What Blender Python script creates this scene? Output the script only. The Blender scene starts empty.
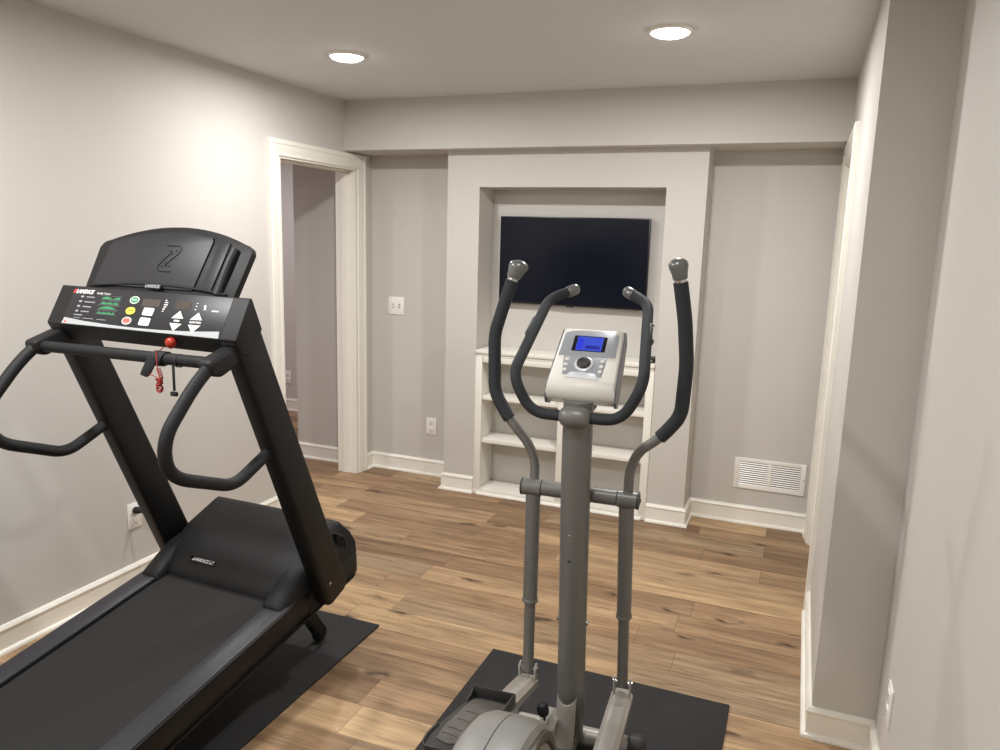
import bpy, bmesh, math, random
from mathutils import Vector, Matrix
random.seed(7)
PI = math.pi
SC = bpy.context.scene
COL = SC.collection
D = bpy.data

# ------------------------------------------------------------------ materials
def srgb(r, g, b):
    def f(c):
        c /= 255.0
        return c / 12.92 if c <= 0.04045 else ((c + 0.055) / 1.055) ** 2.4
    return (f(r), f(g), f(b), 1.0)

def mat(name, col, rough=0.5, metal=0.0, bump=0.0, bscale=200.0, var=0.0, vscale=6.0, spec=0.5, emit=None, estr=0.0, coat=0.0):
    m = D.materials.new(name); m.use_nodes = True
    nt = m.node_tree; b = nt.nodes['Principled BSDF']
    b.inputs['Base Color'].default_value = col
    b.inputs['Roughness'].default_value = rough
    b.inputs['Metallic'].default_value = metal
    b.inputs['Specular IOR Level'].default_value = spec
    b.inputs['Coat Weight'].default_value = coat
    if emit:
        b.inputs['Emission Color'].default_value = emit
        b.inputs['Emission Strength'].default_value = estr
    tc = nt.nodes.new('ShaderNodeTexCoord')
    if var > 0:
        n = nt.nodes.new('ShaderNodeTexNoise'); n.inputs['Scale'].default_value = vscale; n.inputs['Detail'].default_value = 4
        nt.links.new(tc.outputs['Object'], n.inputs['Vector'])
        mx = nt.nodes.new('ShaderNodeMix'); mx.data_type = 'RGBA'
        mx.inputs['A'].default_value = [c * (1 - var) for c in col[:3]] + [1]
        mx.inputs['B'].default_value = [min(1, c * (1 + var)) for c in col[:3]] + [1]
        nt.links.new(n.outputs['Fac'], mx.inputs['Factor'])
        nt.links.new(mx.outputs['Result'], b.inputs['Base Color'])
    if bump > 0:
        n2 = nt.nodes.new('ShaderNodeTexNoise'); n2.inputs['Scale'].default_value = bscale; n2.inputs['Detail'].default_value = 3
        nt.links.new(tc.outputs['Object'], n2.inputs['Vector'])
        bp = nt.nodes.new('ShaderNodeBump'); bp.inputs['Strength'].default_value = bump; bp.inputs['Distance'].default_value = 0.002
        nt.links.new(n2.outputs['Fac'], bp.inputs['Height'])
        nt.links.new(bp.outputs['Normal'], b.inputs['Normal'])
    return m

WALLC = srgb(200, 196, 190)
M = {}
M['wall'] = mat('wall_paint', WALLC, 0.62, bump=0.12, bscale=260, var=0.012, vscale=1.5, spec=0.3)
M['ceil'] = mat('ceiling_paint', srgb(214, 215, 216), 0.8, bump=0.08, bscale=200, spec=0.2)
M['trim'] = mat('trim_enamel', srgb(236, 232, 222), 0.32, spec=0.5)
M['shelf'] = mat('shelf_enamel', srgb(236, 233, 224), 0.38)
M['white_plastic'] = mat('white_plastic', srgb(240, 236, 230), 0.3)
M['slot'] = mat('dark_slot', srgb(40, 38, 36), 0.6)
M['shade_slot'] = mat('duct_shade', srgb(52, 48, 44), 0.8)
M['black'] = mat('black_powder_coat', srgb(12, 12, 13), 0.48, spec=0.35, bump=0.1, bscale=900, var=0.05)
M['black_plastic'] = mat('black_textured_plastic', srgb(22, 22, 23), 0.54, spec=0.35, bump=0.2, bscale=1200, var=0.04)
M['rack_plastic'] = mat('charcoal_plastic', srgb(38, 38, 41), 0.48, spec=0.35, bump=0.1, bscale=1000)
M['groove'] = mat('black_groove', srgb(10, 10, 11), 0.6)
M['overlay'] = mat('console_overlay', srgb(32, 32, 35), 0.42, spec=0.35)
M['rubber'] = mat('black_rubber_sleeve', srgb(24, 25, 27), 0.62, spec=0.35, bump=0.25, bscale=700, var=0.06, vscale=30)
M['belt'] = mat('running_belt_rubber', srgb(33, 32, 31), 0.72, spec=0.3, bump=0.35, bscale=500, var=0.08, vscale=5)
M['matt'] = mat('mat_rubber', srgb(37, 37, 38), 0.64, spec=0.35, bump=0.3, bscale=300, var=0.12, vscale=9)
M['grip'] = mat('foam_grip', srgb(42, 46, 49), 0.68, spec=0.35, bump=0.3, bscale=1200, var=0.05, vscale=40)
M['grey'] = mat('grey_painted_steel', srgb(112, 111, 107), 0.38, metal=0.15, var=0.03)
M['grey_light'] = mat('light_grey_steel', srgb(168, 165, 158), 0.36, metal=0.2, var=0.05, vscale=12)
M['housing'] = mat('silver_grey_plastic', srgb(128, 127, 123), 0.4, var=0.03)
M['trimring'] = mat('bronze_grey_plastic', srgb(70, 64, 56), 0.4)
M['knob_grey'] = mat('grey_satin_cap', srgb(112, 114, 112), 0.28, metal=0.35)
M['chrome'] = mat('chrome', srgb(200, 200, 198), 0.15, metal=1.0)
M['con_white'] = mat('console_ivory_plastic', srgb(214, 212, 204), 0.4)
M['con_grey'] = mat('console_silver_plastic', srgb(158, 162, 168), 0.34, metal=0.25)
M['con_side'] = mat('console_side_grey', srgb(112, 114, 118), 0.4)
M['con_bright'] = mat('console_bright_silver', srgb(225, 228, 232), 0.25, metal=0.2)
M['pedal'] = mat('pedal_plastic', srgb(48, 48, 47), 0.5, bump=0.2, bscale=600)
M['pedal_pad'] = mat('worn_pedal_pad', srgb(84, 80, 74), 0.6, bump=0.8, bscale=60, var=0.5, vscale=26)
M['lcd'] = mat('lcd_blue', srgb(20, 30, 120), 0.25, emit=srgb(56, 82, 196), estr=0.66)
M['lcd_text'] = mat('lcd_dark_blue', srgb(10, 16, 90), 0.3, emit=srgb(20, 26, 150), estr=0.6)
M['gloss_black'] = mat('gloss_black', srgb(14, 14, 16), 0.12)
M['tv'] = mat('tv_glass', srgb(5, 11, 26), 0.2, spec=0.25)
M['tv_bezel'] = mat('tv_bezel', srgb(22, 22, 24), 0.35)
M['white'] = mat('white_print', srgb(235, 235, 232), 0.45)
M['print_grey'] = mat('grey_print', srgb(150, 152, 155), 0.5)
M['silver'] = mat('silver_print', srgb(178, 182, 184), 0.35, metal=0.3)
M['red'] = mat('red_plastic', srgb(170, 44, 30), 0.32)
M['redcord'] = mat('red_cord', srgb(150, 34, 28), 0.35)
M['redprint'] = mat('red_print', srgb(214, 60, 52), 0.5)
M['btn_red'] = mat('red_button', srgb(222, 112, 104), 0.45)
M['btn_yellow'] = mat('yellow_button', srgb(226, 208, 76), 0.45)
M['btn_green'] = mat('green_button', srgb(52, 140, 98), 0.45)
M['green'] = mat('green_print', srgb(64, 148, 100), 0.5)
M['display'] = mat('unlit_display', srgb(64, 58, 50), 0.2)
M['strap'] = mat('black_webbing', srgb(22, 23, 28), 0.75, bump=0.4, bscale=900)
M['rail'] = mat('ribbed_rail', srgb(40, 40, 46), 0.36)
M['lampglow'] = mat('lamp_diffuser', srgb(255, 250, 240), 0.5, emit=(1.0, 0.94, 0.86, 1), estr=25.0)
M['lamptrim'] = mat('lamp_trim', srgb(240, 238, 232), 0.4)

def ribbed(m):
    nt = m.node_tree; b = nt.nodes['Principled BSDF']
    tc = nt.nodes.new('ShaderNodeTexCoord')
    w = nt.nodes.new('ShaderNodeTexWave'); w.bands_direction = 'X'; w.inputs['Scale'].default_value = 42
    nt.links.new(tc.outputs['Object'], w.inputs['Vector'])
    bp = nt.nodes.new('ShaderNodeBump'); bp.inputs['Strength'].default_value = 0.5; bp.inputs['Distance'].default_value = 0.002
    nt.links.new(w.outputs['Fac'], bp.inputs['Height']); nt.links.new(bp.outputs['Normal'], b.inputs['Normal'])
ribbed(M['rail'])

def floor_material():
    m = D.materials.new('oak_planks'); m.use_nodes = True
    nt = m.node_tree; N = nt.nodes; L = nt.links; b = N['Principled BSDF']
    def math_(op, a, c=None, d=None):
        n = N.new('ShaderNodeMath'); n.operation = op
        for i, v in enumerate((a, c, d)):
            if v is None: continue
            if isinstance(v, (int, float)): n.inputs[i].default_value = v
            else: L.new(v, n.inputs[i])
        return n.outputs[0]
    def comb(x, y, z=0.0):
        n = N.new('ShaderNodeCombineXYZ')
        for i, v in enumerate((x, y, z)):
            if isinstance(v, (int, float)): n.inputs[i].default_value = v
            else: L.new(v, n.inputs[i])
        return n.outputs[0]
    tc = N.new('ShaderNodeTexCoord'); sep = N.new('ShaderNodeSeparateXYZ'); L.new(tc.outputs['Object'], sep.inputs[0])
    X, Y = sep.outputs[0], sep.outputs[1]
    W_, LEN = 0.163, 1.22
    ry = math_('DIVIDE', math_('ADD', Y, 0.04), W_); row = math_('FLOOR', ry)
    wn = N.new('ShaderNodeTexWhiteNoise'); wn.noise_dimensions = '1D'; L.new(row, wn.inputs['W'])
    rx = math_('ADD', math_('DIVIDE', X, LEN), math_('MULTIPLY', wn.outputs['Value'], 7.3)); colm = math_('FLOOR', rx)
    fy = math_('FRACT', ry); fx = math_('FRACT', rx)
    idv = comb(row, colm, 3.0)
    w2 = N.new('ShaderNodeTexWhiteNoise'); w2.noise_dimensions = '3D'; L.new(idv, w2.inputs['Vector'])
    r1 = w2.outputs['Value']; rc = N.new('ShaderNodeSeparateColor'); L.new(w2.outputs['Color'], rc.inputs[0])
    r2, r3 = rc.outputs[1], rc.outputs[2]
    # base tone per plank
    ramp = N.new('ShaderNodeValToRGB'); e = ramp.color_ramp.elements
    e[0].position = 0.0; e[0].color = srgb(134, 107, 80)
    e[1].position = 1.0; e[1].color = srgb(190, 160, 122)
    for p_, c_ in ((0.2, srgb(152, 124, 94)), (0.42, srgb(168, 137, 104)), (0.62, srgb(160, 137, 108)), (0.8, srgb(182, 151, 115))):
        q = e.new(p_); q.color = c_
    L.new(r1, ramp.inputs[0])
    off = math_('MULTIPLY', r2, 37.0)
    # long grain
    n1 = N.new('ShaderNodeTexNoise'); n1.inputs['Scale'].default_value = 1.0; n1.inputs['Detail'].default_value = 8; n1.inputs['Roughness'].default_value = 0.65; n1.inputs['Distortion'].default_value = 0.6
    L.new(comb(math_('ADD', math_('MULTIPLY', X, 2.6), off), math_('ADD', math_('MULTIPLY', Y, 44.0), off), off), n1.inputs['Vector'])
    # broad bands
    n2 = N.new('ShaderNodeTexNoise'); n2.inputs['Scale'].default_value = 1.0; n2.inputs['Detail'].default_value = 3; n2.inputs['Distortion'].default_value = 1.2
    L.new(comb(math_('ADD', math_('MULTIPLY', X, 1.3), off), math_('ADD', math_('MULTIPLY', Y, 10.0), off), off), n2.inputs['Vector'])
    g1 = N.new('ShaderNodeMapRange'); L.new(n1.outputs['Fac'], g1.inputs[0]); g1.inputs[1].default_value = 0.3; g1.inputs[2].default_value = 0.7; g1.inputs[3].default_value = 0.66; g1.inputs[4].default_value = 1.2
    g2 = N.new('ShaderNodeMapRange'); L.new(n2.outputs['Fac'], g2.inputs[0]); g2.inputs[1].default_value = 0.32; g2.inputs[2].default_value = 0.68; g2.inputs[3].default_value = 0.74; g2.inputs[4].default_value = 1.16
    gm = math_('MULTIPLY', g1.outputs[0], g2.outputs[0])
    # knots: few small dark elongated spots
    vo = N.new('ShaderNodeTexVoronoi'); vo.inputs['Scale'].default_value = 1.0; vo.inputs['Randomness'].default_value = 1.0
    dn = N.new('ShaderNodeTexNoise'); dn.inputs['Scale'].default_value = 9.0; L.new(tc.outputs['Object'], dn.inputs['Vector'])
    wob = math_('MULTIPLY', math_('SUBTRACT', dn.outputs['Fac'], 0.5), 0.5)
    L.new(comb(math_('ADD', math_('ADD', math_('MULTIPLY', X, 2.3), off), wob), math_('ADD', math_('ADD', math_('MULTIPLY', Y, 6.5), off), wob), 0.0), vo.inputs['Vector'])
    kn = N.new('ShaderNodeMapRange'); L.new(vo.outputs['Distance'], kn.inputs[0]); kn.inputs[1].default_value = 0.03; kn.inputs[2].default_value = 0.2; kn.inputs[3].default_value = 1.0; kn.inputs[4].default_value = 0.0
    kc = N.new('ShaderNodeSeparateColor'); L.new(vo.outputs['Color'], kc.inputs[0])
    ksel = math_('GREATER_THAN', kc.outputs[0], 0.15)
    kf = math_('MULTIPLY', math_('MULTIPLY', math_('POWER', kn.outputs[0], 1.6), ksel), 0.95)
    # dark mineral streaks
    n3 = N.new('ShaderNodeTexNoise'); n3.inputs['Scale'].default_value = 1.0; n3.inputs['Detail'].default_value = 5; n3.inputs['Distortion'].default_value = 1.5
    L.new(comb(math_('ADD', math_('MULTIPLY', X, 3.2), off), math_('ADD', math_('MULTIPLY', Y, 30.0), off), 11.0), n3.inputs['Vector'])
    st = N.new('ShaderNodeMapRange'); L.new(n3.outputs['Fac'], st.inputs[0]); st.inputs[1].default_value = 0.57; st.inputs[2].default_value = 0.74; st.inputs[3].default_value = 0.0; st.inputs[4].default_value = 0.75
    c1 = N.new('ShaderNodeMix'); c1.data_type = 'RGBA'; c1.blend_type = 'MULTIPLY'; c1.inputs['Factor'].default_value = 1.0
    L.new(ramp.outputs[0], c1.inputs['A']); gc = N.new('ShaderNodeCombineColor')
    L.new(gm, gc.inputs[0]); L.new(math_('POWER', gm, 1.08), gc.inputs[1]); L.new(math_('POWER', gm, 1.12), gc.inputs[2]); L.new(gc.outputs[0], c1.inputs['B'])
    c2 = N.new('ShaderNodeMix'); c2.data_type = 'RGBA'; L.new(st.outputs[0], c2.inputs['Factor']); L.new(c1.outputs['Result'], c2.inputs['A']); c2.inputs['B'].default_value = srgb(104, 78, 56)
    c3 = N.new('ShaderNodeMix'); c3.data_type = 'RGBA'; L.new(kf, c3.inputs['Factor']); L.new(c2.outputs['Result'], c3.inputs['A']); c3.inputs['B'].default_value = srgb(50, 36, 27)
    # seams
    sy = math_('MINIMUM', fy, math_('SUBTRACT', 1.0, fy)); sx = math_('MINIMUM', fx, math_('SUBTRACT', 1.0, fx))
    s = math_('MINIMUM', math_('MULTIPLY', sy, W_), math_('MULTIPLY', sx, LEN))
    sm = N.new('ShaderNodeMapRange'); L.new(s, sm.inputs[0]); sm.inputs[1].default_value = 0.0004; sm.inputs[2].default_value = 0.0022; sm.inputs[3].default_value = 0.55; sm.inputs[4].default_value = 0.0
    c4 = N.new('ShaderNodeMix'); c4.data_type = 'RGBA'; L.new(sm.outputs[0], c4.inputs['Factor']); L.new(c3.outputs['Result'], c4.inputs['A']); c4.inputs['B'].default_value = srgb(84, 62, 44)
    L.new(c4.outputs['Result'], b.inputs['Base Color'])
    b.inputs['Roughness'].default_value = 0.5
    b.inputs['Specular IOR Level'].default_value = 0.35
    bp = N.new('ShaderNodeBump'); bp.inputs['Strength'].default_value = 0.25; bp.inputs['Distance'].default_value = 0.001
    L.new(math_('SUBTRACT', n1.outputs['Fac'], sm.outputs[0]), bp.inputs['Height']); L.new(bp.outputs['Normal'], b.inputs['Normal'])
    return m
M['floor'] = floor_material()

# ------------------------------------------------------------------ mesh helpers
ROOTS = {}
def obj(name, bm, m, parent=None, smooth=True, angle=38, label=None):
    inv = None
    if parent is not None:
        r = parent
        while r.parent is not None: r = r.parent
        inv = ROOTS[r.name].inverted()
    bmesh.ops.recalc_face_normals(bm, faces=bm.faces)
    me = D.meshes.new(name)
    if inv is not None: bm.transform(inv)
    bm.to_mesh(me); bm.free()
    me.materials.append(m)
    if smooth:
        me.shade_smooth(); me.set_sharp_from_angle(angle=math.radians(angle))
    o = D.objects.new(name, me); COL.objects.link(o)
    if parent is not None: o.parent = parent
    if label: o['label'] = label
    return o

def thing(name, label, cat, loc=(0, 0, 0), rz=0.0, group=None):
    o = D.objects.new(name, None); COL.objects.link(o)
    o.empty_display_size = 0.1
    o.location = loc; o.rotation_euler = (0, 0, rz)
    ROOTS[o.name] = Matrix.Translation(loc) @ Matrix.Rotation(rz, 4, 'Z')
    o['label'] = label; o['category'] = cat
    if group: o['group'] = group
    return o

def tag(o, label, cat, group=None):
    o['label'] = label; o['category'] = cat
    if group: o['group'] = group
    return o

def struct(name, bm, m, parent=None, **k):
    o = obj(name, bm, m, parent, **k)
    if parent is None:
        o['kind'] = 'structure'; ROOTS[o.name] = Matrix.Identity(4)
    return o

ID = lambda p: Vector(p)
def new(): return bmesh.new()

def box(bm, lo, hi, f=ID, bev=0.0, seg=2):
    """axis-aligned box in frame f between corners lo and hi"""
    t = bmesh.new()
    vs = [t.verts.new((x, y, z)) for x in (lo[0], hi[0]) for y in (lo[1], hi[1]) for z in (lo[2], hi[2])]
    for q in ((0, 1, 3, 2), (4, 6, 7, 5), (0, 4, 5, 1), (2, 3, 7, 6), (0, 2, 6, 4), (1, 5, 7, 3)):
        t.faces.new([vs[i] for i in q])
    bmesh.ops.recalc_face_normals(t, faces=t.faces)
    if bev > 0:
        bmesh.ops.bevel(t, geom=list(t.edges), offset=bev, segments=seg, profile=0.5, affect='EDGES')
    merge(bm, t, f)

def merge(bm, t, f=ID):
    mp = {}
    for v in t.verts: mp[v] = bm.verts.new(f(v.co))
    for fc in t.faces:
        try: bm.faces.new([mp[v] for v in fc.verts])
        except ValueError: pass
    t.free()

def extrude_poly(bm, pts, a, b, g, f=ID, bev=0.0, seg=2):
    """closed polygon pts (2-tuples) swept between a and b; g(p, t) gives the 3-D point in the frame"""
    t = bmesh.new()
    A = [t.verts.new(g(p, a)) for p in pts]; B = [t.verts.new(g(p, b)) for p in pts]
    n = len(pts)
    t.faces.new(A); t.faces.new(B[::-1])
    for i in range(n): t.faces.new((A[i], B[i], B[(i + 1) % n], A[(i + 1) % n]))
    bmesh.ops.recalc_face_normals(t, faces=t.faces)
    if bev > 0: bmesh.ops.bevel(t, geom=list(t.edges), offset=bev, segments=seg, profile=0.5, affect='EDGES', clamp_overlap=True)
    merge(bm, t, f)
GU = lambda p, t: (t, p[0], p[1])      # profile in (v,z), swept along u

def fillet(pts, r=0.05, n=6):
    """round the corners of a polyline"""
    P = [Vector(p) for p in pts]; out = [P[0]]
    for i in range(1, len(P) - 1):
        a, b, c = P[i - 1], P[i], P[i + 1]
        rr = r[i] if isinstance(r, (list, tuple)) else r
        d1 = min(rr, (a - b).length * 0.48); d2 = min(rr, (c - b).length * 0.48)
        s = b + (a - b).normalized() * d1; e = b + (c - b).normalized() * d2
        for k in range(n + 1):
            t = k / n
            out.append(s * (1 - t) ** 2 + b * 2 * t * (1 - t) + e * t * t)
    out.append(P[-1])
    return out

def tube(bm, path, r, f=ID, seg=16, cap=True, sx=1.0, sy=1.0, up=None):
    """tube along a path; r a number or list of radii"""
    P = [Vector(p) for p in path]; n = len(P)
    R = r if isinstance(r, (list, tuple)) else [r] * n
    T = []
    for i in range(n):
        a = P[max(0, i - 1)]; b = P[min(n - 1, i + 1)]
        d = b - a
        T.append(d.normalized() if d.length > 1e-9 else Vector((0, 0, 1)))
    u0 = Vector(up) if up else (Vector((0, 0, 1)) if abs(T[0].z) < 0.9 else Vector((1, 0, 0)))
    nrm = (u0 - T[0] * u0.dot(T[0])).normalized()
    rings = []
    for i in range(n):
        if i > 0:
            q = T[i - 1].rotation_difference(T[i]); nrm = q @ nrm
            nrm = (nrm - T[i] * nrm.dot(T[i])).normalized()
        bn = T[i].cross(nrm)
        rings.append([bm.verts.new(f(P[i] + (nrm * math.cos(2 * PI * k / seg) * sx + bn * math.sin(2 * PI * k / seg) * sy) * R[i])) for k in range(seg)])
    for i in range(n - 1):
        for k in range(seg):
            bm.faces.new((rings[i][k], rings[i][(k + 1) % seg], rings[i + 1][(k + 1) % seg], rings[i + 1][k]))
    if cap:
        bm.faces.new(rings[0][::-1]); bm.faces.new(rings[-1])

def lathe(bm, base, axis, prof, f=ID, seg=24, sx=1.0, sy=1.0):
    """prof: list of (height along axis, radius)"""
    a = Vector(axis).normalized(); b0 = Vector(base)
    up = Vector((0, 0, 1)) if abs(a.z) < 0.9 else Vector((1, 0, 0))
    n = (up - a * up.dot(a)).normalized(); bn = a.cross(n)
    rings = []
    for h, r in prof:
        if r < 1e-6: rings.append([bm.verts.new(f(b0 + a * h))])
        else: rings.append([bm.verts.new(f(b0 + a * h + (n * math.cos(2 * PI * k / seg) * sx + bn * math.sin(2 * PI * k / seg) * sy) * r)) for k in range(seg)])
    for i in range(len(rings) - 1):
        A, B = rings[i], rings[i + 1]
        if len(A) == 1 and len(B) == 1: continue
        for k in range(seg):
            k2 = (k + 1) % seg
            if len(A) == 1: bm.faces.new((A[0], B[k2], B[k]))
            elif len(B) == 1: bm.faces.new((A[k], A[k2], B[0]))
            else: bm.faces.new((A[k], A[k2], B[k2], B[k]))
    if len(rings[0]) > 1: bm.faces.new(rings[0][::-1])
    if len(rings[-1]) > 1: bm.faces.new(rings[-1])

def sweep(bm, path, prof, closed=False, nz=Vector((0, 0, 1)), side=1):
    """mitred moulding: path = list of 3-D points in a plane with normal nz; prof = (offset to the side, height along nz)"""
    P = [Vector(p) for p in path]; n = len(P); rings = []
    for i in range(n):
        d0 = (P[i] - P[i - 1]).normalized() if i > 0 else None
        d1 = (P[i + 1] - P[i]).normalized() if i < n - 1 else None
        if d0 is None: d0 = d1
        if d1 is None: d1 = d0
        n0 = nz.cross(d0) * side; n1 = nz.cross(d1) * side
        m_ = (n0 + n1).normalized(); m_ = m_ / max(0.2, m_.dot(n0))
        rings.append([bm.verts.new(P[i] + m_ * a + nz * b) for a, b in prof])
    k = len(prof)
    for i in range(n - 1):
        for j in range(k):
            bm.faces.new((rings[i][j], rings[i][(j + 1) % k], rings[i + 1][(j + 1) % k], rings[i + 1][j]))
    bm.faces.new(rings[0][::-1]); bm.faces.new(rings[-1])

def text_bm(body, size, origin, ex, ey, depth=0.0006, bold=0.0, shear=0.0, xscale=1.0):
    """text mesh with its centre-left baseline at origin, x axis ex and y axis ey (world vectors)"""
    cu = D.curves.new('t', 'FONT'); cu.body = body; cu.size = size; cu.extrude = depth / 2; cu.offset = bold; cu.shear = shear
    cu.align_x = 'CENTER'; cu.align_y = 'CENTER'; cu.resolution_u = 2
    o = D.objects.new('t', cu); COL.objects.link(o)
    dg = bpy.context.evaluated_depsgraph_get(); dg.update()
    me = D.meshes.new_from_object(o.evaluated_get(dg))
    bm = bmesh.new(); bm.from_mesh(me)
    ex = Vector(ex).normalized(); ey = Vector(ey).normalized(); ez = ex.cross(ey)
    for v in bm.verts: v.co = Vector(origin) + ex * (v.co.x * xscale) + ey * v.co.y + ez * (v.co.z + depth / 2)
    D.objects.remove(o); D.curves.remove(cu); D.meshes.remove(me)
    return bm

# ------------------------------------------------------------------ camera
CAM = Vector((2.7468, 0.0, 1.6284))
yaw, pitch, roll, fpx = 0.3742, -0.1785, 0.0279, 757.2
fw = Vector((-math.sin(yaw) * math.cos(pitch), math.cos(yaw) * math.cos(pitch), math.sin(pitch)))
rt = Vector((math.cos(yaw), math.sin(yaw), 0)); up = rt.cross(fw)
r2 = rt * math.cos(roll) + up * math.sin(roll); u2 = up * math.cos(roll) - rt * math.sin(roll)
cam = D.cameras.new('camera'); co = D.objects.new('camera', cam); COL.objects.link(co)
cam.sensor_fit = 'HORIZONTAL'; cam.sensor_width = 36.0; cam.lens = 36.0 * fpx / 1000.0; cam.clip_start = 0.02
co.matrix_world = Matrix(((r2.x, u2.x, -fw.x, CAM.x), (r2.y, u2.y, -fw.y, CAM.y), (r2.z, u2.z, -fw.z, CAM.z), (0, 0, 0, 1)))
SC.camera = co

# ------------------------------------------------------------------ room shell
H = 2.44; HS = 2.144; S = 4.21; B = 4.543; F = 4.321; NB = 4.566
BL, BR = 0.671, 2.2226; NL, NR = 0.884, 2.005; NT = 1.93
XR = 2.906; YC = 2.555; XN = 3.098; YB = -2.6
X2 = -3.2; Y2 = 5.7
bm = new(); box(bm, (X2, YB, -0.05), (XN + 0.3, Y2 + 0.3, 0.0)); struct('floor', bm, M['floor'], smooth=False)
bm = new(); box(bm, (X2, YB, H), (XN + 0.3, Y2 + 0.3, H + 0.1)); struct('ceiling', bm, M['ceil'], smooth=False)
bm = new(); box(bm, (0.0, S, HS), (XR, B, H)); struct('wall_soffit', bm, M['wall'], smooth=False)
# left wall with a cased opening
DY0, DY1, DZ = 3.562, 4.342, 2.045
bm = new()
box(bm, (-0.145, YB, 0), (0, DY0, H)); box(bm, (-0.145, DY0, DZ), (0, DY1, H)); box(bm, (-0.145, DY1, 0), (0, B + 0.07, H))
struct('wall_left', bm, M['wall'], smooth=False)
bm = new(); box(bm, (0.0, B, 0), (XR + 0.12, B + 0.1, H)); struct('wall_back', bm, M['wall'], smooth=False)
# built-out wall around the niche
bm = new()
box(bm, (BL, F, 0), (NL, B, HS)); box(bm, (NR, F, 0), (BR, B, HS)); box(bm, (NL, F, NT), (NR, B, HS))
struct('wall_niche', bm, M['wall'], smooth=False)
# right wall with a doorway, plus the return that widens the room towards the camera
RY0, RY1, RZ = 3.576, 4.348, 2.045
bm = new()
box(bm, (XR, YC, 0), (XR + 0.12, RY0, H)); box(bm, (XR, RY0, RZ), (XR + 0.12, RY1, H)); box(bm, (XR, RY1, 0), (XR + 0.12, B, H))
box(bm, (XR + 0.12, YC, 0), (XN + 0.1, YC + 0.12, H))
struct('wall_right', bm, M['wall'], smooth=False)
bm = new(); box(bm, (XN, YB, 0), (XN + 0.1, YC, H)); struct('wall_front_right', bm, M['wall'], smooth=False)
bm = new(); box(bm, (X2, YB - 0.1, 0), (XN + 0.1, YB, H)); struct('wall_rear', bm, M['wall'], smooth=False)
# the room beyond the left opening
bm = new(); box(bm, (-0.615, 4.51, 0), (-0.145, 4.61, H)); box(bm, (-0.615, 4.61, 0), (-0.52, Y2, H)); struct('wall_hall', bm, M['wall'], smooth=False)
bm = new(); box(bm, (X2, Y2, 0), (-0.5, Y2 + 0.1, H)); struct('wall_hall_far', bm, M['wall'], smooth=False)
bm = new(); box(bm, (X2 - 0.1, YB, 0), (X2, Y2, H)); struct('wall_hall_left', bm, M['wall'], smooth=False)

# baseboards (profile: cap, board, shoe)
HB = 0.108
BP = [(0, 0), (0.028, 0), (0.0275, 0.006), (0.025, 0.011), (0.02, 0.0145), (0.0145, 0.0155), (0.013, 0.0155), (0.013, HB - 0.022), (0.0165, HB - 0.019), (0.017, HB - 0.013), (0.013, HB - 0.008), (0.0095, HB - 0.002), (0.006, HB), (0, HB)]
def base(name, path, side):
    bm = new(); sweep(bm, [(x, y, 0) for x, y in path], BP, side=side); return struct(name, bm, M['trim'], angle=25)
CO = 0.088
base('baseboard_left', [(0, YB), (0, DY0 - 0.012 - CO)], -1)
base('baseboard_back_left', [(0, DY1 + 0.012 + CO), (0, B), (BL, B), (BL, F), (NL, F)], -1)
base('baseboard_back_right', [(NR, F), (BR, F), (BR, B), (XR, B), (XR, RY1 + 0.1)], -1)
base('baseboard_right', [(XR, RY0 - 0.1), (XR, YC), (XN, YC), (XN, YB)], -1)
base('baseboard_hall', [(-0.145, 4.51), (-0.615, 4.51), (-0.615, Y2)], 1)
base('baseboard_hall_far', [(-0.52, Y2), (X2, Y2)], 1)

# door casings (profile across the width, thickness out of the wall)
CP = [(0, 0), (0, 0.010), (0.004, 0.013), (0.012, 0.013), (0.016, 0.0115), (0.030, 0.014), (0.052, 0.016), (0.060, 0.0155), (0.064, 0.019), (0.072, 0.021), (0.082, 0.021), (CO, 0.018), (CO, 0)]
def casing(name, X, y0, y1, z1, nx):
    bm = new(); r = 0.012
    path = [(X, y0 - r, 0), (X, y0 - r, z1 + r * 0 - 0.002), (X, y1 + r, z1 - 0.002), (X, y1 + r, 0)]
    sweep(bm, path, CP, nz=Vector((nx, 0, 0)), side=1 if nx > 0 else -1)
    return struct(name, bm, M['trim'], angle=25)
c1 = casing('trim_1', 0.0, DY0, DY1, DZ, 1)
c2 = casing('trim_2', XR, RY0, RY1, RZ, -1)
c3 = casing('trim_3', -0.145, DY0, DY1, DZ, -1)
def jamb(name, xa, xb, y0, y1, z1, stop_a, stop_b):
    t = 0.014; bm = new()
    box(bm, (xa, y0, 0), (xb, y0 + t, z1)); box(bm, (xa, y1 - t, 0), (xb, y1, z1)); box(bm, (xa, y0 + t, z1 - t), (xb, y1 - t, z1))
    s = 0.011
    box(bm, (stop_a, y0 + t, 0), (stop_b, y0 + t + s, z1 - t), bev=0.002); box(bm, (stop_a, y1 - t - s, 0), (stop_b, y1 - t, z1 - t), bev=0.002)
    box(bm, (stop_a, y0 + t, z1 - t - s), (stop_b, y1 - t, z1 - t), bev=0.002)
    return struct(name, bm, M['trim'], smooth=False)
jamb('trim_4', -0.147, 0.002, DY0 - 0.002, DY1 + 0.002, DZ + 0.002, -0.10, -0.055)
jamb('trim_5', XR - 0.002, XR + 0.122, RY0 - 0.002, RY1 + 0.002, RZ + 0.002, XR + 0.02, XR + 0.05)
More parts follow.
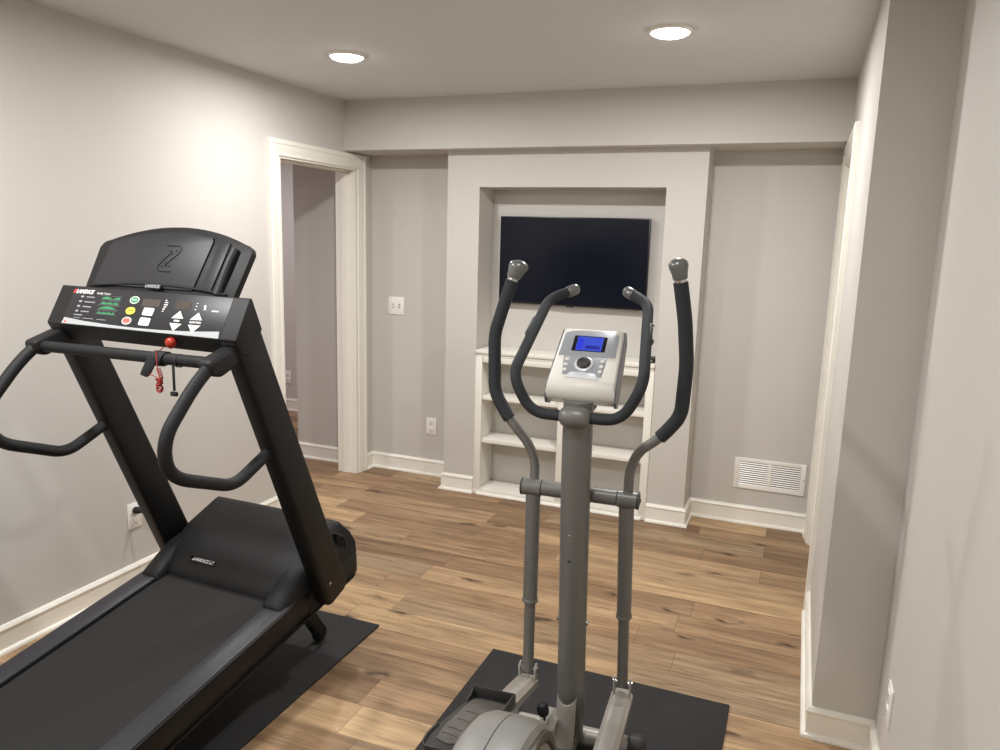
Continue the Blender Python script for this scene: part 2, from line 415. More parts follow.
# closed panel door in the right wall
bm = new(); dx = XR + 0.052
box(bm, (dx, RY0 + 0.014, 0.008), (dx + 0.035, RY1 - 0.014, RZ - 0.014), bev=0.002)
door = struct('door_1', bm, M['trim'], smooth=False)
bm = new()
for z0, z1 in ((0.25, 0.95), (1.1, 1.88)):
    y0, y1 = RY0 + 0.13, RY1 - 0.13
    for a, b in (((y0, z0), (y1, z0 + 0.025)), ((y0, z1 - 0.025), (y1, z1)), ((y0, z0), (y0 + 0.025, z1)), ((y1 - 0.025, z0), (y1, z1))):
        box(bm, (dx - 0.008, a[0], a[1]), (dx + 0.001, b[0], b[1]), bev=0.003)
obj('door_panel_moulding', bm, M['trim'], door, smooth=False)
bm = new(); lathe(bm, (dx, RY0 + 0.075, 0.93), (-1, 0, 0), [(0, 0.03), (0.006, 0.03), (0.008, 0.012), (0.018, 0.011), (0.022, 0.02), (0.032, 0.024), (0.04, 0.02), (0.044, 0.0)])
obj('door_knob', bm, M['chrome'], door)

# ------------------------------------------------------------------ niche: back panel, bookcase, countertop
root = thing('built_in_bookcase', 'white built-in bookcase with two bays of open shelves under the television', 'bookcase', (1.4445, F, 0))
yb = B - 0.012
bm = new(); box(bm, (NL + 0.001, yb, 0.02), (NR - 0.001, B - 0.002, 0.895)); obj('back_panel', bm, M['wall'], root, smooth=False, label='greige painted back panel')
MIDX = 1.462
def part_box(name, lo, hi, m, bev=0.0015, parent=root, **k):
    bm = new(); box(bm, lo, hi, bev=bev); return obj(name, bm, m, parent, **k)
part_box('side_panel', (NL + 0.002, F + 0.012, 0.0), (NL + 0.038, yb, 0.898), M['shelf'])
part_box('side_panel', (NR - 0.038, F + 0.012, 0.0), (NR - 0.002, yb, 0.898), M['shelf'])
part_box('divider', (MIDX - 0.012, F + 0.02, 0.03), (MIDX + 0.012, yb, 0.898), M['shelf'])
for n_, a, b in (('face_stile', NL + 0.001, NL + 0.046), ('face_stile', NR - 0.046, NR - 0.001), ('face_stile', MIDX - 0.026, MIDX + 0.026)):
    part_box(n_, (a, F - 0.006, 0.03), (b, F + 0.014, 0.898), M['shelf'])
part_box('top_rail', (NL + 0.05, F - 0.005, 0.862), (NR - 0.05, F + 0.013, 0.898), M['shelf'])
part_box('bottom_shelf', (NL + 0.001, F - 0.006, 0.0), (NR - 0.001, yb, 0.034), M['shelf'])
bm = new(); sweep(bm, [(NL + 0.028, F - 0.006, 0), (NR - 0.028, F - 0.006, 0)], [(0, 0), (0.013, 0), (0.0125, 0.006), (0.008, 0.013), (0.0, 0.016)], side=-1)
obj('shoe_moulding', bm, M['shelf'], root)
for xa, xb in ((NL + 0.038, MIDX - 0.012), (MIDX + 0.012, NR - 0.038)):
    for z in (0.353, 0.633):
        part_box('shelf', (xa, F + 0.012, z - 0.013), (xb, yb, z + 0.013), M['shelf'])
bm = new(); box(bm, (NL + 0.002, F - 0.012, 0.916), (NR - 0.002, B - 0.002, 0.940), bev=0.004)
box(bm, (NL + 0.003, F - 0.004, 0.899), (NR - 0.003, B - 0.004, 0.914), bev=0.003)
tag(obj('countertop', bm, M['shelf']), 'white ledge board along the top of the bookcase in the niche', 'countertop')

# television
TX0, TX1, TZ0, TZ1 = 0.958, 1.897, 1.228, 1.766
root = thing('television', 'black flat television switched off, mounted on the niche wall', 'television', (1.43, 4.5, 1.2))
bm = new(); box(bm, (TX0, 4.492, TZ0), (TX1, 4.522, TZ1), bev=0.004); obj('bezel', bm, M['tv_bezel'], root)
bm = new(); box(bm, (TX0 + 0.006, 4.4905, TZ0 + 0.012), (TX1 - 0.006, 4.4925, TZ1 - 0.006)); obj('screen', bm, M['tv'], root, smooth=False)
bm = new(); box(bm, (1.2, 4.52, 1.36), (1.66, 4.541, 1.62), bev=0.004); obj('wall_bracket', bm, M['tv_bezel'], root)
bm = new(); box(bm, (1.405, 4.493, TZ0 - 0.007), (1.45, 4.515, TZ0 + 0.001), bev=0.002); obj('sensor_bump', bm, M['tv_bezel'], root)

root = thing('media_box', 'small black media box at the right end of the white ledge', 'media box', (1.955, 4.40, 0.940))
bm = new(); box(bm, (1.92, 4.355, 0.940), (1.992, 4.43, 0.972), bev=0.004); obj('body', bm, M['tv_bezel'], root)
bm = new(); box(bm, (1.968, 4.3535, 0.948), (1.982, 4.3555, 0.961), bev=0.0005); obj('port', bm, M['chrome'], root)

# ------------------------------------------------------------------ wall plates
def plate_frame(origin, nrm):
    n = Vector(nrm); x = Vector((0, 0, 1)).cross(n).normalized(); o = Vector(origin)
    return lambda p: o + x * p[0] + n * p[1] + Vector((0, 0, 1)) * p[2]
def outlet(origin, nrm, label, w=0.075, h=0.118):
    root = thing('wall_outlet', label, 'wall outlet', origin, group='duplex wall outlets'); f = plate_frame(origin, nrm)
    bm = new(); box(bm, (-w / 2, 0, -h / 2), (w / 2, 0.006, h / 2), f, bev=0.002); obj('cover_plate', bm, M['white_plastic'], root)
    for s in (-1, 1):
        bm = new(); box(bm, (-0.018, 0.005, s * 0.026 - 0.017), (0.018, 0.009, s * 0.026 + 0.017), f, bev=0.003); r = obj('receptacle', bm, M['white_plastic'], root)
        bm = new()
        for dx_ in (-0.007, 0.005): box(bm, (dx_, 0.0088, s * 0.026 - 0.003), (dx_ + 0.0022, 0.0094, s * 0.026 + 0.008), f)
        box(bm, (-0.003, 0.0088, s * 0.026 - 0.012), (0.003, 0.0094, s * 0.026 - 0.007), f)
        obj('slots', bm, M['slot'], r, smooth=False)
    return root
outlet((0.468, B, 0.345), (0, -1, 0), 'white wall outlet low on the back wall beside the built-out wall')
outlet((0, 2.458, 0.335), (1, 0, 0), 'white wall outlet behind the treadmill with a black plug in it')
outlet((-1.60, Y2, 0.31), (0, -1, 0), 'white wall outlet seen through the left doorway in the far hall')
outlet((XN, 2.30, 0.32), (-1, 0, 0), 'white wall outlet seen edge-on at the right edge of the photo')
root = thing('light_switch', 'white two-toggle light switch plate beside the left doorway', 'light switch', (0.19, B, 1.157)); f = plate_frame((0.19, B, 1.157), (0, -1, 0))
bm = new(); box(bm, (-0.06, 0, -0.06), (0.06, 0.006, 0.06), f, bev=0.002); obj('cover_plate', bm, M['white_plastic'], root)
for s in (-1, 1):
    bm = new(); box(bm, (s * 0.024 - 0.007, 0.005, -0.014), (s * 0.024 + 0.007, 0.0075, 0.014), f, bev=0.001); b_ = obj('toggle_surround', bm, M['print_grey'], root)
    bm = new(); extrude_poly(bm, [(0.007, -0.006), (0.016, -0.0 - 0.010), (0.018, -0.005), (0.007, 0.006)], s * 0.024 - 0.004, s * 0.024 + 0.004, lambda p, t: (t, p[0], p[1]), f); obj('toggle', bm, M['white_plastic'], root)

# return-air grille
root = thing('air_vent', 'white louvred return air grille low on the back wall right of the niche', 'air vent', (2.67, B, 0.30)); f = plate_frame((2.67, B, 0.305), (0, -1, 0))
hw, hh = 0.198, 0.0925
bm = new()
for lo, hi in (((-hw, 0, -hh), (-hw + 0.028, 0.008, hh)), ((hw - 0.028, 0, -hh), (hw, 0.008, hh)), ((-hw + 0.027, 0, hh - 0.022), (hw - 0.027, 0.0079, hh - 0.0002)), ((-hw + 0.027, 0, -hh + 0.0002), (hw - 0.027, 0.0079, -hh + 0.022)), ((-0.007, 0.001, -hh + 0.02), (0.007, 0.0075, hh - 0.02))):
    box(bm, lo, hi, f, bev=0.002)
obj('frame', bm, M['white_plastic'], root)
bm = new(); box(bm, (-hw + 0.02, 0.0004, -hh + 0.015), (hw - 0.02, 0.0012, hh - 0.015), f); obj('duct_shade_sheet', bm, M['shade_slot'], root, smooth=False)  # dark sheet painted as the shade in the gaps between louvres
for xa, xb in ((-hw + 0.027, -0.006), (0.006, hw - 0.027)):
    bm = new(); nsl = 11; zz = (2 * hh - 0.044) / nsl
    for k in range(nsl):
        z = -hh + 0.022 + zz * (k + 0.5)
        extrude_poly(bm, [(0.0015, z + zz * 0.16), (0.0030, z + zz * 0.22), (0.0075, z - zz * 0.28), (0.0060, z - zz * 0.34)], xa, xb, lambda p, t: (t, p[0], p[1]), f)
    obj('louvres', bm, M['white_plastic'], root, smooth=False)
for s in (-1, 1):
    bm = new(); lathe(bm, (s * (hw - 0.012), 0.008, 0), (0, 1, 0), [(0, 0.004), (0.001, 0.0035), (0.0014, 0)], f, seg=12)
    obj('screw', bm, M['print_grey'], root)

# ------------------------------------------------------------------ ceiling lights and added hall fill
LIGHTS = [(0.70, 3.165), (2.183, 3.14), (0.70, 1.15), (2.183, 1.15), (0.70, -1.0), (2.183, -1.0), (-1.6, 2.2), (-1.7, 4.6)]  # last two are unseen fill lamps added to brighten the hall
POW = [18.5, 21, 28, 10, 30, 5, 26, 16]
for i, (x, y) in enumerate(LIGHTS):
    la = D.lights.new('downlight_or_fill', 'AREA'); la.shape = 'DISK'; la.size = 0.14; la.energy = POW[i]; la.color = (1.0, 0.990, 0.980) if i < 6 else (1.0, 0.92, 0.98)
    lo_ = D.objects.new('downlight_or_fill_lamp', la); COL.objects.link(lo_); lo_.location = (x, y, H - 0.034)
for (x, y), lab in zip(LIGHTS[:2], ('round recessed ceiling light nearer the left wall', 'round recessed ceiling light nearer the right wall')):
    root = thing('ceiling_light', lab, 'ceiling light', (x, y, H), group='recessed ceiling lights')
    bm = new(); lathe(bm, (x, y, H), (0, 0, -1), [(0, 0.086), (0.005, 0.086), (0.010, 0.081), (0.011, 0.075), (0.006, 0.073), (0.0, 0.073)], seg=48); obj('trim_ring', bm, M['lamptrim'], root)
    bm = new(); lathe(bm, (x, y, H), (0, 0, -1), [(0.0005, 0.0725), (0.008, 0.0725), (0.016, 0.066), (0.022, 0.050), (0.025, 0.028), (0.026, 0.0)], seg=48); obj('diffuser', bm, M['lampglow'], root)

# ------------------------------------------------------------------ machine frames
class Frame:
    """u to the right, v forward, z up, turned by yaw about the room's vertical"""
    def __init__(s, yaw_, x0, cu, cv, k):
        s.y = math.radians(yaw_); s.n = Vector((math.cos(s.y), math.sin(s.y), 0)); s.d = Vector((-math.sin(s.y), math.cos(s.y), 0)); s.x0 = x0; s.c = Vector((cu, cv, 1.6284)); s.k = k
    def __call__(s, p):
        p = Vector(p); p = s.c + (p - s.c) * s.k
        return s.n * (s.x0 + p.x) + s.d * p.y + Vector((0, 0, p.z))
    def vec(s, a):
        return (s.n * a[0] + s.d * a[1] + Vector((0, 0, a[2]))).normalized()
    def z0(s, z=0.0): return s.c.z + (z - s.c.z) / s.k
T = Frame(-2.2, 0.8145, 2.7468 * math.cos(math.radians(-2.2)) - 0.8145, -2.7468 * math.sin(math.radians(-2.2)), 1.016)
E_ = Frame(3.756, 2.2995, 0.44135, -0.17993, 0.955)

# rubber mats
bm = new(); box(bm, (0.302, 0.45, 0.0), (1.218, 2.580, 0.009), bev=0.002)
tag(obj('rubber_mat', bm, M['matt']), 'black rubber floor mat under the treadmill', 'floor mat', 'rubber equipment mats')
bm = new(); box(bm, (1.728, 0.78, 0.0), (2.642, 2.604, 0.009), bev=0.002)
tag(obj('rubber_mat', bm, M['matt']), 'black rubber floor mat under the elliptical trainer', 'floor mat', 'rubber equipment mats')
MT = 0.009

# ------------------------------------------------------------------ treadmill
rp = T((0, 1.5, T.z0(MT)))
root = thing('treadmill', 'large black treadmill with tall slanted uprights, raised to an incline', 'treadmill', rp, math.radians(-2.2))
INC = 0.169
dz = lambda v: 0.257 + INC * (v - 1.4)
VR, VF = 0.665, 2.39
def slab(bm, u0, u1, v0, v1, top, bot, bev=0.0):
    extrude_poly(bm, [(v0, dz(v0) + bot), (v0, dz(v0) + top), (v1, dz(v1) + top), (v1, dz(v1) + bot)], u0, u1, GU, T, bev=bev)
bm = new(); slab(bm, -0.247, 0.247, VR + 0.05, 2.12, 0.0, -0.006); 
lathe(bm, (-0.247, VR + 0.05, dz(VR + 0.05) - 0.03), (1, 0, 0), [(0, 0.03), (0.494, 0.03)], T)
obj('running_belt', bm, M['belt'], root, angle=30)
bm = new(); slab(bm, -0.255, 0.255, VR + 0.1, 2.3, -0.008, -0.035); obj('deck', bm, M['groove'], root, smooth=False)
for s in (-1, 1):
    a, b = (0.252, 0.334) if s > 0 else (-0.334, -0.252)
    bm = new()
    slab(bm, a, b, VR + 0.02, 2.2, 0.012, -0.004, bev=0.004)
    obj('foot_rail', bm, M['rail'], root)
    bm = new()
    ua, ub = (0.322, 0.338) if s > 0 else (-0.338, -0.322)
    slab(bm, ua, ub, VR, VF, 0.006, -0.082, bev=0.003)
    uc, ud = (0.322, 0.345) if s > 0 else (-0.345, -0.322)
    slab(bm, uc, ud, VR, VF, -0.082, -0.088)
    obj('side_frame', bm, M['black'], root)
    bm = new(); slab(bm, *( (0.25, 0.34) if s > 0 else (-0.34, -0.25)), VR - 0.04, VR + 0.03, 0.016, -0.085, bev=0.01); obj('end_cap', bm, M['black_plastic'], root)
    # rear foot
    zf = T.z0(MT)
    bm = new(); lathe(bm, (s * 0.29, VR + 0.06, zf), (0, 0, 1), [(0, 0.028), (0.012, 0.028), (0.016, 0.012), (dz(VR + 0.06) - 0.05 - zf, 0.012)], T, seg=20); obj('rear_foot', bm, M['black_plastic'], root)
    # front lift leg and wheel
    bm = new(); lu = 0.185 * s
    lo_pt = Vector((lu, 2.375, zf + 0.032)); hi_pt = Vector((lu, 2.20, 0.34))
    dirv = (lo_pt - hi_pt).normalized(); pn = Vector((0, -dirv.z, dirv.y))
    for du in (-0.022, 0.016):
        extrude_poly(bm, [tuple((hi_pt + pn * 0.022))[1:], tuple((hi_pt - pn * 0.022))[1:], tuple((lo_pt - pn * 0.02))[1:], tuple((lo_pt + pn * 0.02))[1:]], lu + du, lu + du + 0.006, GU, T)
    box(bm, (lu - 0.018, 2.26, 0.2), (lu + 0.018, 2.30, 0.24), T, bev=0.004)
    leg = obj('lift_leg', bm, M['black'], root)
    bm = new(); lathe(bm, (lu - 0.014, 2.375, zf + 0.032), (1, 0, 0), [(0, 0.028), (0.003, 0.032), (0.025, 0.032), (0.028, 0.028)], T, seg=28); obj('wheel', bm, M['black_plastic'], leg)
bm = new(); box(bm, (-0.3, 2.18, 0.305), (0.3, 2.22, 0.345), T, bev=0.004); obj('cross_member', bm, M['black'], root)

# motor hood: surface lofted from cross-sections (v, z centre, half-width at the top, half-width at the bottom)
def hood():
    bm = new()
    secs = [  # v, ztop, top half width, side half width, zbase
        (2.035, 0.364, 0.244, 0.252, 0.355), (2.040, 0.394, 0.244, 0.262, 0.358), (2.075, 0.430, 0.262, 0.315, 0.362), (2.13, 0.466, 0.292, 0.328, 0.375),
        (2.20, 0.510, 0.302, 0.333, 0.386), (2.315, 0.566, 0.288, 0.335, 0.405), (2.335, 0.571, 0.288, 0.336, 0.410), (2.355, 0.560, 0.310, 0.336, 0.414),
        (2.385, 0.526, 0.322, 0.337, 0.418), (2.404, 0.478, 0.332, 0.337, 0.422), (2.408, 0.425, 0.335, 0.337, 0.422)]
    rings = []
    for v, zt, wt, wb, zb in secs:
        ring = []; h = zt - zb
        pts = [(-wb, zb), (-wb + 0.001, zb + h * 0.25), (-(wt * 0.45 + wb * 0.55), zb + h * 0.6), (-wt - 0.004, zt - h * 0.12), (-wt + 0.012, zt - 0.002), (-wt * 0.5, zt), (0, zt + 0.001), (wt * 0.5, zt), (wt - 0.012, zt - 0.002), (wt + 0.004, zt - h * 0.12), (wt * 0.45 + wb * 0.55, zb + h * 0.6), (wb - 0.001, zb + h * 0.25), (wb, zb)]
        rings.append([bm.verts.new(T((u, v, z))) for u, z in pts])
    for a, b in zip(rings, rings[1:]):
        for k in range(len(a) - 1): bm.faces.new((a[k], a[k + 1], b[k + 1], b[k]))
    bm.faces.new(rings[0]); bm.faces.new(rings[-1][::-1])
    for a, b in zip(rings, rings[1:]): bm.faces.new((a[0], b[0], b[-1], a[-1]))
    # wings running back over the foot rails
    for s in (-1, 1):
        wr = []
        for v, ui, uo, zt in ((1.985, 0.250, 0.318, 0.004), (1.990, 0.244, 0.325, 0.018), (2.02, 0.240, 0.330, 0.036), (2.06, 0.240, 0.334, 0.062), (2.10, 0.250, 0.335, 0.076), (2.16, 0.27, 0.335, 0.080)):
            zb = dz(v) + 0.008
            wr.append([bm.verts.new(T((s * u, v, z))) for u, z in ((ui, zb - 0.006), (ui, zb + zt * 0.7), (ui + 0.012, zb + zt), (uo - 0.03, zb + zt * 0.96), (uo - 0.006, zb + zt * 0.55), (uo, zb - 0.006))])
        for a, b in zip(wr, wr[1:]):
            for k in range(5): bm.faces.new((a[k], a[k + 1], b[k + 1], b[k]))
            bm.faces.new((a[5], a[0], b[0], b[5]))
        bm.faces.new(wr[0]); bm.faces.new(wr[-1][::-1])
    return bm
hd = obj('motor_hood', hood(), M['black_plastic'], root, angle=50)
bm = new(); extrude_poly(bm, [(2.12, dz(2.12) - 0.09), (2.12, 0.38), (2.410, 0.424), (2.414, 0.35), (2.39, 0.325), (2.3, 0.31)], -0.341, 0.341, GU, T, bev=0.006); obj('motor_base', bm, M['black_plastic'], root)
for s in (1,):
    for k in range(4):
        v0 = 2.300 + k * 0.0125; z0 = 0.535 - k * 0.008
        bm = new(); extrude_poly(bm, [(v0, z0), (v0 + 0.006, z0 + 0.001), (v0 + 0.018, z0 - 0.046), (v0 + 0.011, z0 - 0.048)], s * 0.31, s * (0.3265 + 0.0022 * k), GU, T); obj('vent_slot', bm, M['groove'], hd, smooth=False)
# badge on the hood
bslope = Vector((0, 0.055, 0.038)).normalized(); bn = Vector((0, -bslope.z, bslope.y))
bc = Vector((-0.104, 2.072, 0.4275)) + bn * 0.0035
fb = lambda p: T(bc + Vector((1, 0, 0)) * p[0] + bslope * p[1] + bn * p[2])
bm = new(); box(bm, (-0.060, -0.011, -0.003), (0.060, 0.011, 0.001), fb, bev=0.0015); bd = obj('badge', bm, M['gloss_black'], hd)
bm = text_bm('LANDICE L7', 0.0185, fb((0.003, 0, 0.001)), T.vec((1, 0, 0)), T.vec(bslope), bold=0.0, shear=0.2); obj('badge_lettering', bm, M['white'], bd, smooth=False)

# uprights
for s in (-1, 1):
    a, b = (0.332, 0.394) if s > 0 else (-0.390, -0.328)
    bm = new(); extrude_poly(bm, [(1.745, 1.315), (1.775, 1.36), (1.848, 1.36), (2.270, 0.388), (2.261, 0.350), (2.182, 0.322), (2.159, 0.326)], a, b, GU, T, bev=0.011, seg=3)
    up_ = obj('upright', bm, M['black'], root)
    bm = new(); lathe(bm, (0.394 if s > 0 else -0.390, 2.165, 0.41), (s, 0, 0), [(0, 0.006), (0.003, 0.006), (0.004, 0.004)], T, seg=12)
    obj('bolt', bm, M['chrome'], up_)

# console
FV0, FZ0, FV1, FZ1 = 1.744, 1.322, 1.810, 1.4395
fe = Vector((0, FV1 - FV0, FZ1 - FZ0)); fl = fe.length; fe.normalize(); fn = Vector((0, -fe.z, fe.y))
bm = new(); extrude_poly(bm, [(FV0, FZ0), (FV1, FZ1), (1.818, 1.437), (1.856, 1.345), (1.80, 1.272), (1.768, 1.277)], -0.392, 0.396, GU, T, bev=0.007, seg=3)
con = obj('console', bm, M['black_plastic'], root, angle=30)
FO = Vector((0, FV0, FZ0))
def fp(u, s_, h=0.0): return T(FO + Vector((u, 0, 0)) + fe * s_ + fn * h)
ff = lambda p: fp(p[0], p[1], p[2])
EX, EY = T.vec((1, 0, 0)), T.vec(fe)
bm = new(); box(bm, (-0.325, 0.004, -0.002), (0.335, 0.131, 0.0008), ff, bev=0.0004); ov = obj('overlay', bm, M['overlay'], con)
def poly_face(name, m, pts, parent=ov, h0=0.0008, h1=0.0014, label=None):
    bm = new(); extrude_poly(bm, pts, h0, h1, lambda p, t: (p[0], p[1], t), ff); return obj(name, bm, m, parent, smooth=False, label=label)
def circ(cx, cy, rx, ry, n=24): return [(cx + rx * math.cos(2 * PI * k / n), cy + ry * math.sin(2 * PI * k / n)) for k in range(n)]
def rrect(x0, y0, x1, y1, r=0.004, n=4):
    out = []
    for cx, cy, a0 in ((x1 - r, y1 - r, 0), (x0 + r, y1 - r, 90), (x0 + r, y0 + r, 180), (x1 - r, y0 + r, 270)):
        for k in range(n + 1):
            a = math.radians(a0 + 90 * k / n); out.append((cx + r * math.cos(a), cy + r * math.sin(a)))
    return out
def print_text(name, body, size, u, s_, m, parent=ov, bold=0.0, shear=0.0, xs=1.0, h=0.0012):
    bm = text_bm(body, size, fp(u, s_, h), EX, EY, bold=bold, shear=shear, xscale=xs, depth=0.0003); return obj(name, bm, m, parent, smooth=False)
# silver swoosh strip along the bottom
top = [(-0.319, 0.023), (-0.22, 0.0155), (-0.10, 0.011), (0.0, 0.0095), (0.10, 0.0105), (0.20, 0.0145), (0.27, 0.019), (0.327, 0.0235)]
poly_face('silver_strip', M['silver'], [(-0.322, 0.002)] + top + [(0.332, 0.002)], h1=0.0016)
poly_face('red_mark', M['redprint'], [(-0.312, 0.006), (-0.304, 0.006), (-0.306, 0.012), (-0.311, 0.012)], h0=0.0016, h1=0.002)
for nm, m, s_, w in (('start_button', 'btn_green', 0.100, 'START'), ('pause_button', 'btn_yellow', 0.0635, 'PAUSE'), ('stop_button', 'btn_red', 0.030, 'STOP')):
    bt = poly_face(nm, M['white' if m != 'btn_yellow' else 'btn_yellow'], circ(-0.046, s_, 0.0195, 0.0125), h1=0.002)
    poly_face(nm.replace('button', 'pad'), M[m], circ(-0.046, s_, 0.0165, 0.0102), parent=ov, h0=0.002, h1=0.0024)
    print_text(nm.replace('button', 'lettering'), w, 0.0085, -0.046, s_, M['overlay'] if m == 'btn_yellow' else M['white' if m == 'btn_green' else 'redprint'], h=0.0026)
for s_, w in ((0.0655, 'SELECT'), (0.0325, 'SCAN')):
    poly_face('key_pad', M['white'], rrect(0.006, s_ - 0.0125, 0.049, s_ + 0.0125), h1=0.0018)
    print_text('key_lettering', w, 0.0075, 0.0275, s_, M['overlay'], h=0.002)
for cu, w, up_w, dn_w in ((0.153, 'SPEED', 'FAST', 'SLOW'), (0.226, 'ELEVATION', 'UP', 'DOWN')):
    poly_face('arrow_key', M['white'], [(cu - 0.024, 0.052), (cu + 0.022, 0.053), (cu, 0.0765)], h1=0.0018)
    poly_face('arrow_key', M['white'], [(cu - 0.024, 0.036), (cu, 0.0115), (cu + 0.024, 0.036)], h1=0.0018)
    print_text('arrow_lettering', up_w, 0.0065, cu, 0.0575, M['overlay'], h=0.002); print_text('arrow_lettering', dn_w, 0.0065, cu, 0.030, M['overlay'], h=0.002)
    print_text('key_caption', w, 0.0085, cu, 0.0443, M['white'], bold=0.0003)
poly_face('display', M['display'], rrect(-0.010, 0.082, 0.064, 0.107, 0.002), h1=0.0016)
poly_face('display', M['display'], rrect(0.128, 0.082, 0.186, 0.107, 0.002), h1=0.0016)
# brand mark and programme chart
poly_face('red_mark', M['redprint'], [(-0.325, 0.109), (-0.318, 0.109), (-0.313, 0.123), (-0.318, 0.123), (-0.325, 0.118)], h1=0.0014)
print_text('brand_lettering', 'LANDICE', 0.0185, -0.2745, 0.1150, M['white'], bold=0.0008, shear=0.25, xs=1.03)
print_text('brand_caption', 'Cardio Trainer', 0.0105, -0.188, 0.1135, M['white'])
def bars(name, m, rows):
    bm = new()
    for (x0, x1, y0, y1) in rows: box(bm, (x0, y0, 0.0008), (x1, y1, 0.0013), ff)
    return obj(name, bm, m, ov, smooth=False)
rows = []; green = []; lines = []
random.seed(3)
ys = [0.0955, 0.0785, 0.0620, 0.0455]
for i, y in enumerate(ys):
    x = -0.283
    rows.append((x, x + 0.013, y, y + 0.006))
    xx = -0.258
    while xx < -0.258 + (0.034, 0.044, 0.038, 0.036)[i]:
        w = random.choice((0.003, 0.004, 0.005)); rows.append((xx, xx + w, y + 0.0005, y + 0.0045)); xx += w + 0.0012
    lines.append((-0.196, -0.104, y + 0.0112, y + 0.0116)); lines.append((-0.190, -0.098, y - 0.0022, y - 0.0018))
    for k in range(15):
        px = -0.186 + k * 0.0052
        t = k / 14
        hgt = (0.0085 * max(0.15, abs(math.cos(t * 2.6 * PI / 2 + 2.2))), 0.0025 + 0.006 * ((k * 7) % 5) / 4, 0.002 + 0.0075 * math.sin(t * PI), 0.003 + 0.004 * ((k * 3) % 4) / 3)[i]
        green.append((px, px + 0.0038, y, y + hgt))
rows += [(-0.283, -0.245, 0.0335, 0.0365), (-0.279, -0.248, 0.0245, 0.0262), (-0.238, -0.190, 0.0245, 0.0262), (-0.176, -0.135, 0.0245, 0.0262)]
bars('printed_caption', M['print_grey'], rows); bars('programme_graph', M['green'], green); bars('rule_lines', M['print_grey'], lines)
dots = []
for k in range(6):
    y = 0.106 - k * 0.0072; w = (0.006, 0.013, 0.014, 0.012, 0.009, 0.007)[k]; dots.append((0.080 + (k % 2) * 0.001, 0.080 + w, y, y + 0.003))
for k in range(0): dots.append((0.206, 0.211, 0.104 - k * 0.010, 0.1065 - k * 0.010))
dots += [(0.272, 0.298, 0.083, 0.0865), (0.262, 0.268, 0.0835, 0.0855)]
bars('indicator_caption', M['white'], dots[:6])
bars('brand_note', M['white'], [(0.272, 0.298, 0.083, 0.0865)])
for k in range(3): bars('indicator_mark', M['white'], [(0.206, 0.211, 0.104 - k * 0.010, 0.1065 - k * 0.010)])
poly_face('runner_icon', M['white'], [(0.238, 0.084), (0.242, 0.092), (0.236, 0.097), (0.240, 0.102), (0.245, 0.100), (0.246, 0.092), (0.252, 0.083), (0.247, 0.088)], h1=0.0013)

# reading rack
rb, rtp = Vector((0.004, 1.826, 1.434)), Vector((0.004, 1.938, 1.632))
re = (rtp - rb).normalized(); RL = (rtp - rb).length; rn = Vector((0, -re.z, re.y))
fr = lambda p: T(rb + Vector((p[0], 0, 0)) + re * p[1] + rn * p[2])
def arch(hw0, hw1, h_side, h_mid, r=0.03, n=18):
    L_ = [(-hw0, 0.0), (-hw1 + 0.003, h_side - r * 0.9)]
    for k in range(1, 5):
        a = k / 5 * PI / 2; L_.append((-hw1 + 0.004 + r * (1 - math.cos(a)), h_side - r + r * math.sin(a)))
    for k in range(n + 1):
        t = -1 + 2 * k / n; x = t * (hw1 - r - 0.002)
        L_.append((x, h_side + (h_mid - h_side) * (1 - t * t)))
    for k in range(4, 0, -1):
        a = k / 5 * PI / 2; L_.append((hw1 - 0.004 - r * (1 - math.cos(a)), h_side - r + r * math.sin(a)))
    L_ += [(hw1 - 0.003, h_side - r * 0.9), (hw0, 0.0)]
    return L_
GF = lambda p, t: (p[0], p[1], t)
bm = new(); extrude_poly(bm, arch(0.312, 0.325, 0.176, 0.232), -0.022, 0.0, GF, fr, bev=0.003); rk = obj('reading_rack', bm, M['black_plastic'], root)
def rack_plate(pts, h, m=M['rack_plastic']):
    bm = new(); extrude_poly(bm, pts, -0.002, h, GF, fr, bev=0.0025); return bm
A = []
n = 14
for k in range(n + 1):
    x = -0.262 + (0.155 + 0.262) * k / n; A.append((x, 0.158 + 0.052 * (1 - (x / 0.30) ** 2)))
main = [(-0.275, 0.012)] + [(-0.272, 0.15)] + A + [(0.162, 0.18), (0.150, 0.012)]
obj('rack_panel', rack_plate(main, 0.006), M['rack_plastic'], rk)
obj('rack_pocket', rack_plate([(0.182, 0.012), (0.186, 0.168), (0.205, 0.182), (0.232, 0.178), (0.222, 0.012)], 0.006), M['rack_plastic'], rk)
bm = new(); tube(bm, fillet([(0.252, 0.004, 0.004), (0.258, 0.10, 0.010), (0.262, 0.155, 0.006)], 0.04), 0.014, fr, seg=14); obj('rack_roll', bm, M['rack_plastic'], rk)
bm = new(); tube(bm, [(-0.285 + 0.57 * k / 20, 0.006 + 0.018 * (1 - (2 * k / 20 - 1) ** 2), 0.005) for k in range(21)], 0.0045, fr, seg=10); obj('rack_lip', bm, M['black_plastic'], rk)
bm = new(); box(bm, (-0.033, 0.005, 0.010), (0.033, 0.019, 0.018), fr, bev=0.002); nb = obj('name_tag', bm, M['groove'], rk)
bm = text_bm('LANDICE', 0.0145, fr((0, 0.012, 0.0182)), EX, T.vec(re), bold=0.0005); obj('name_lettering', bm, M['print_grey'], nb, smooth=False)
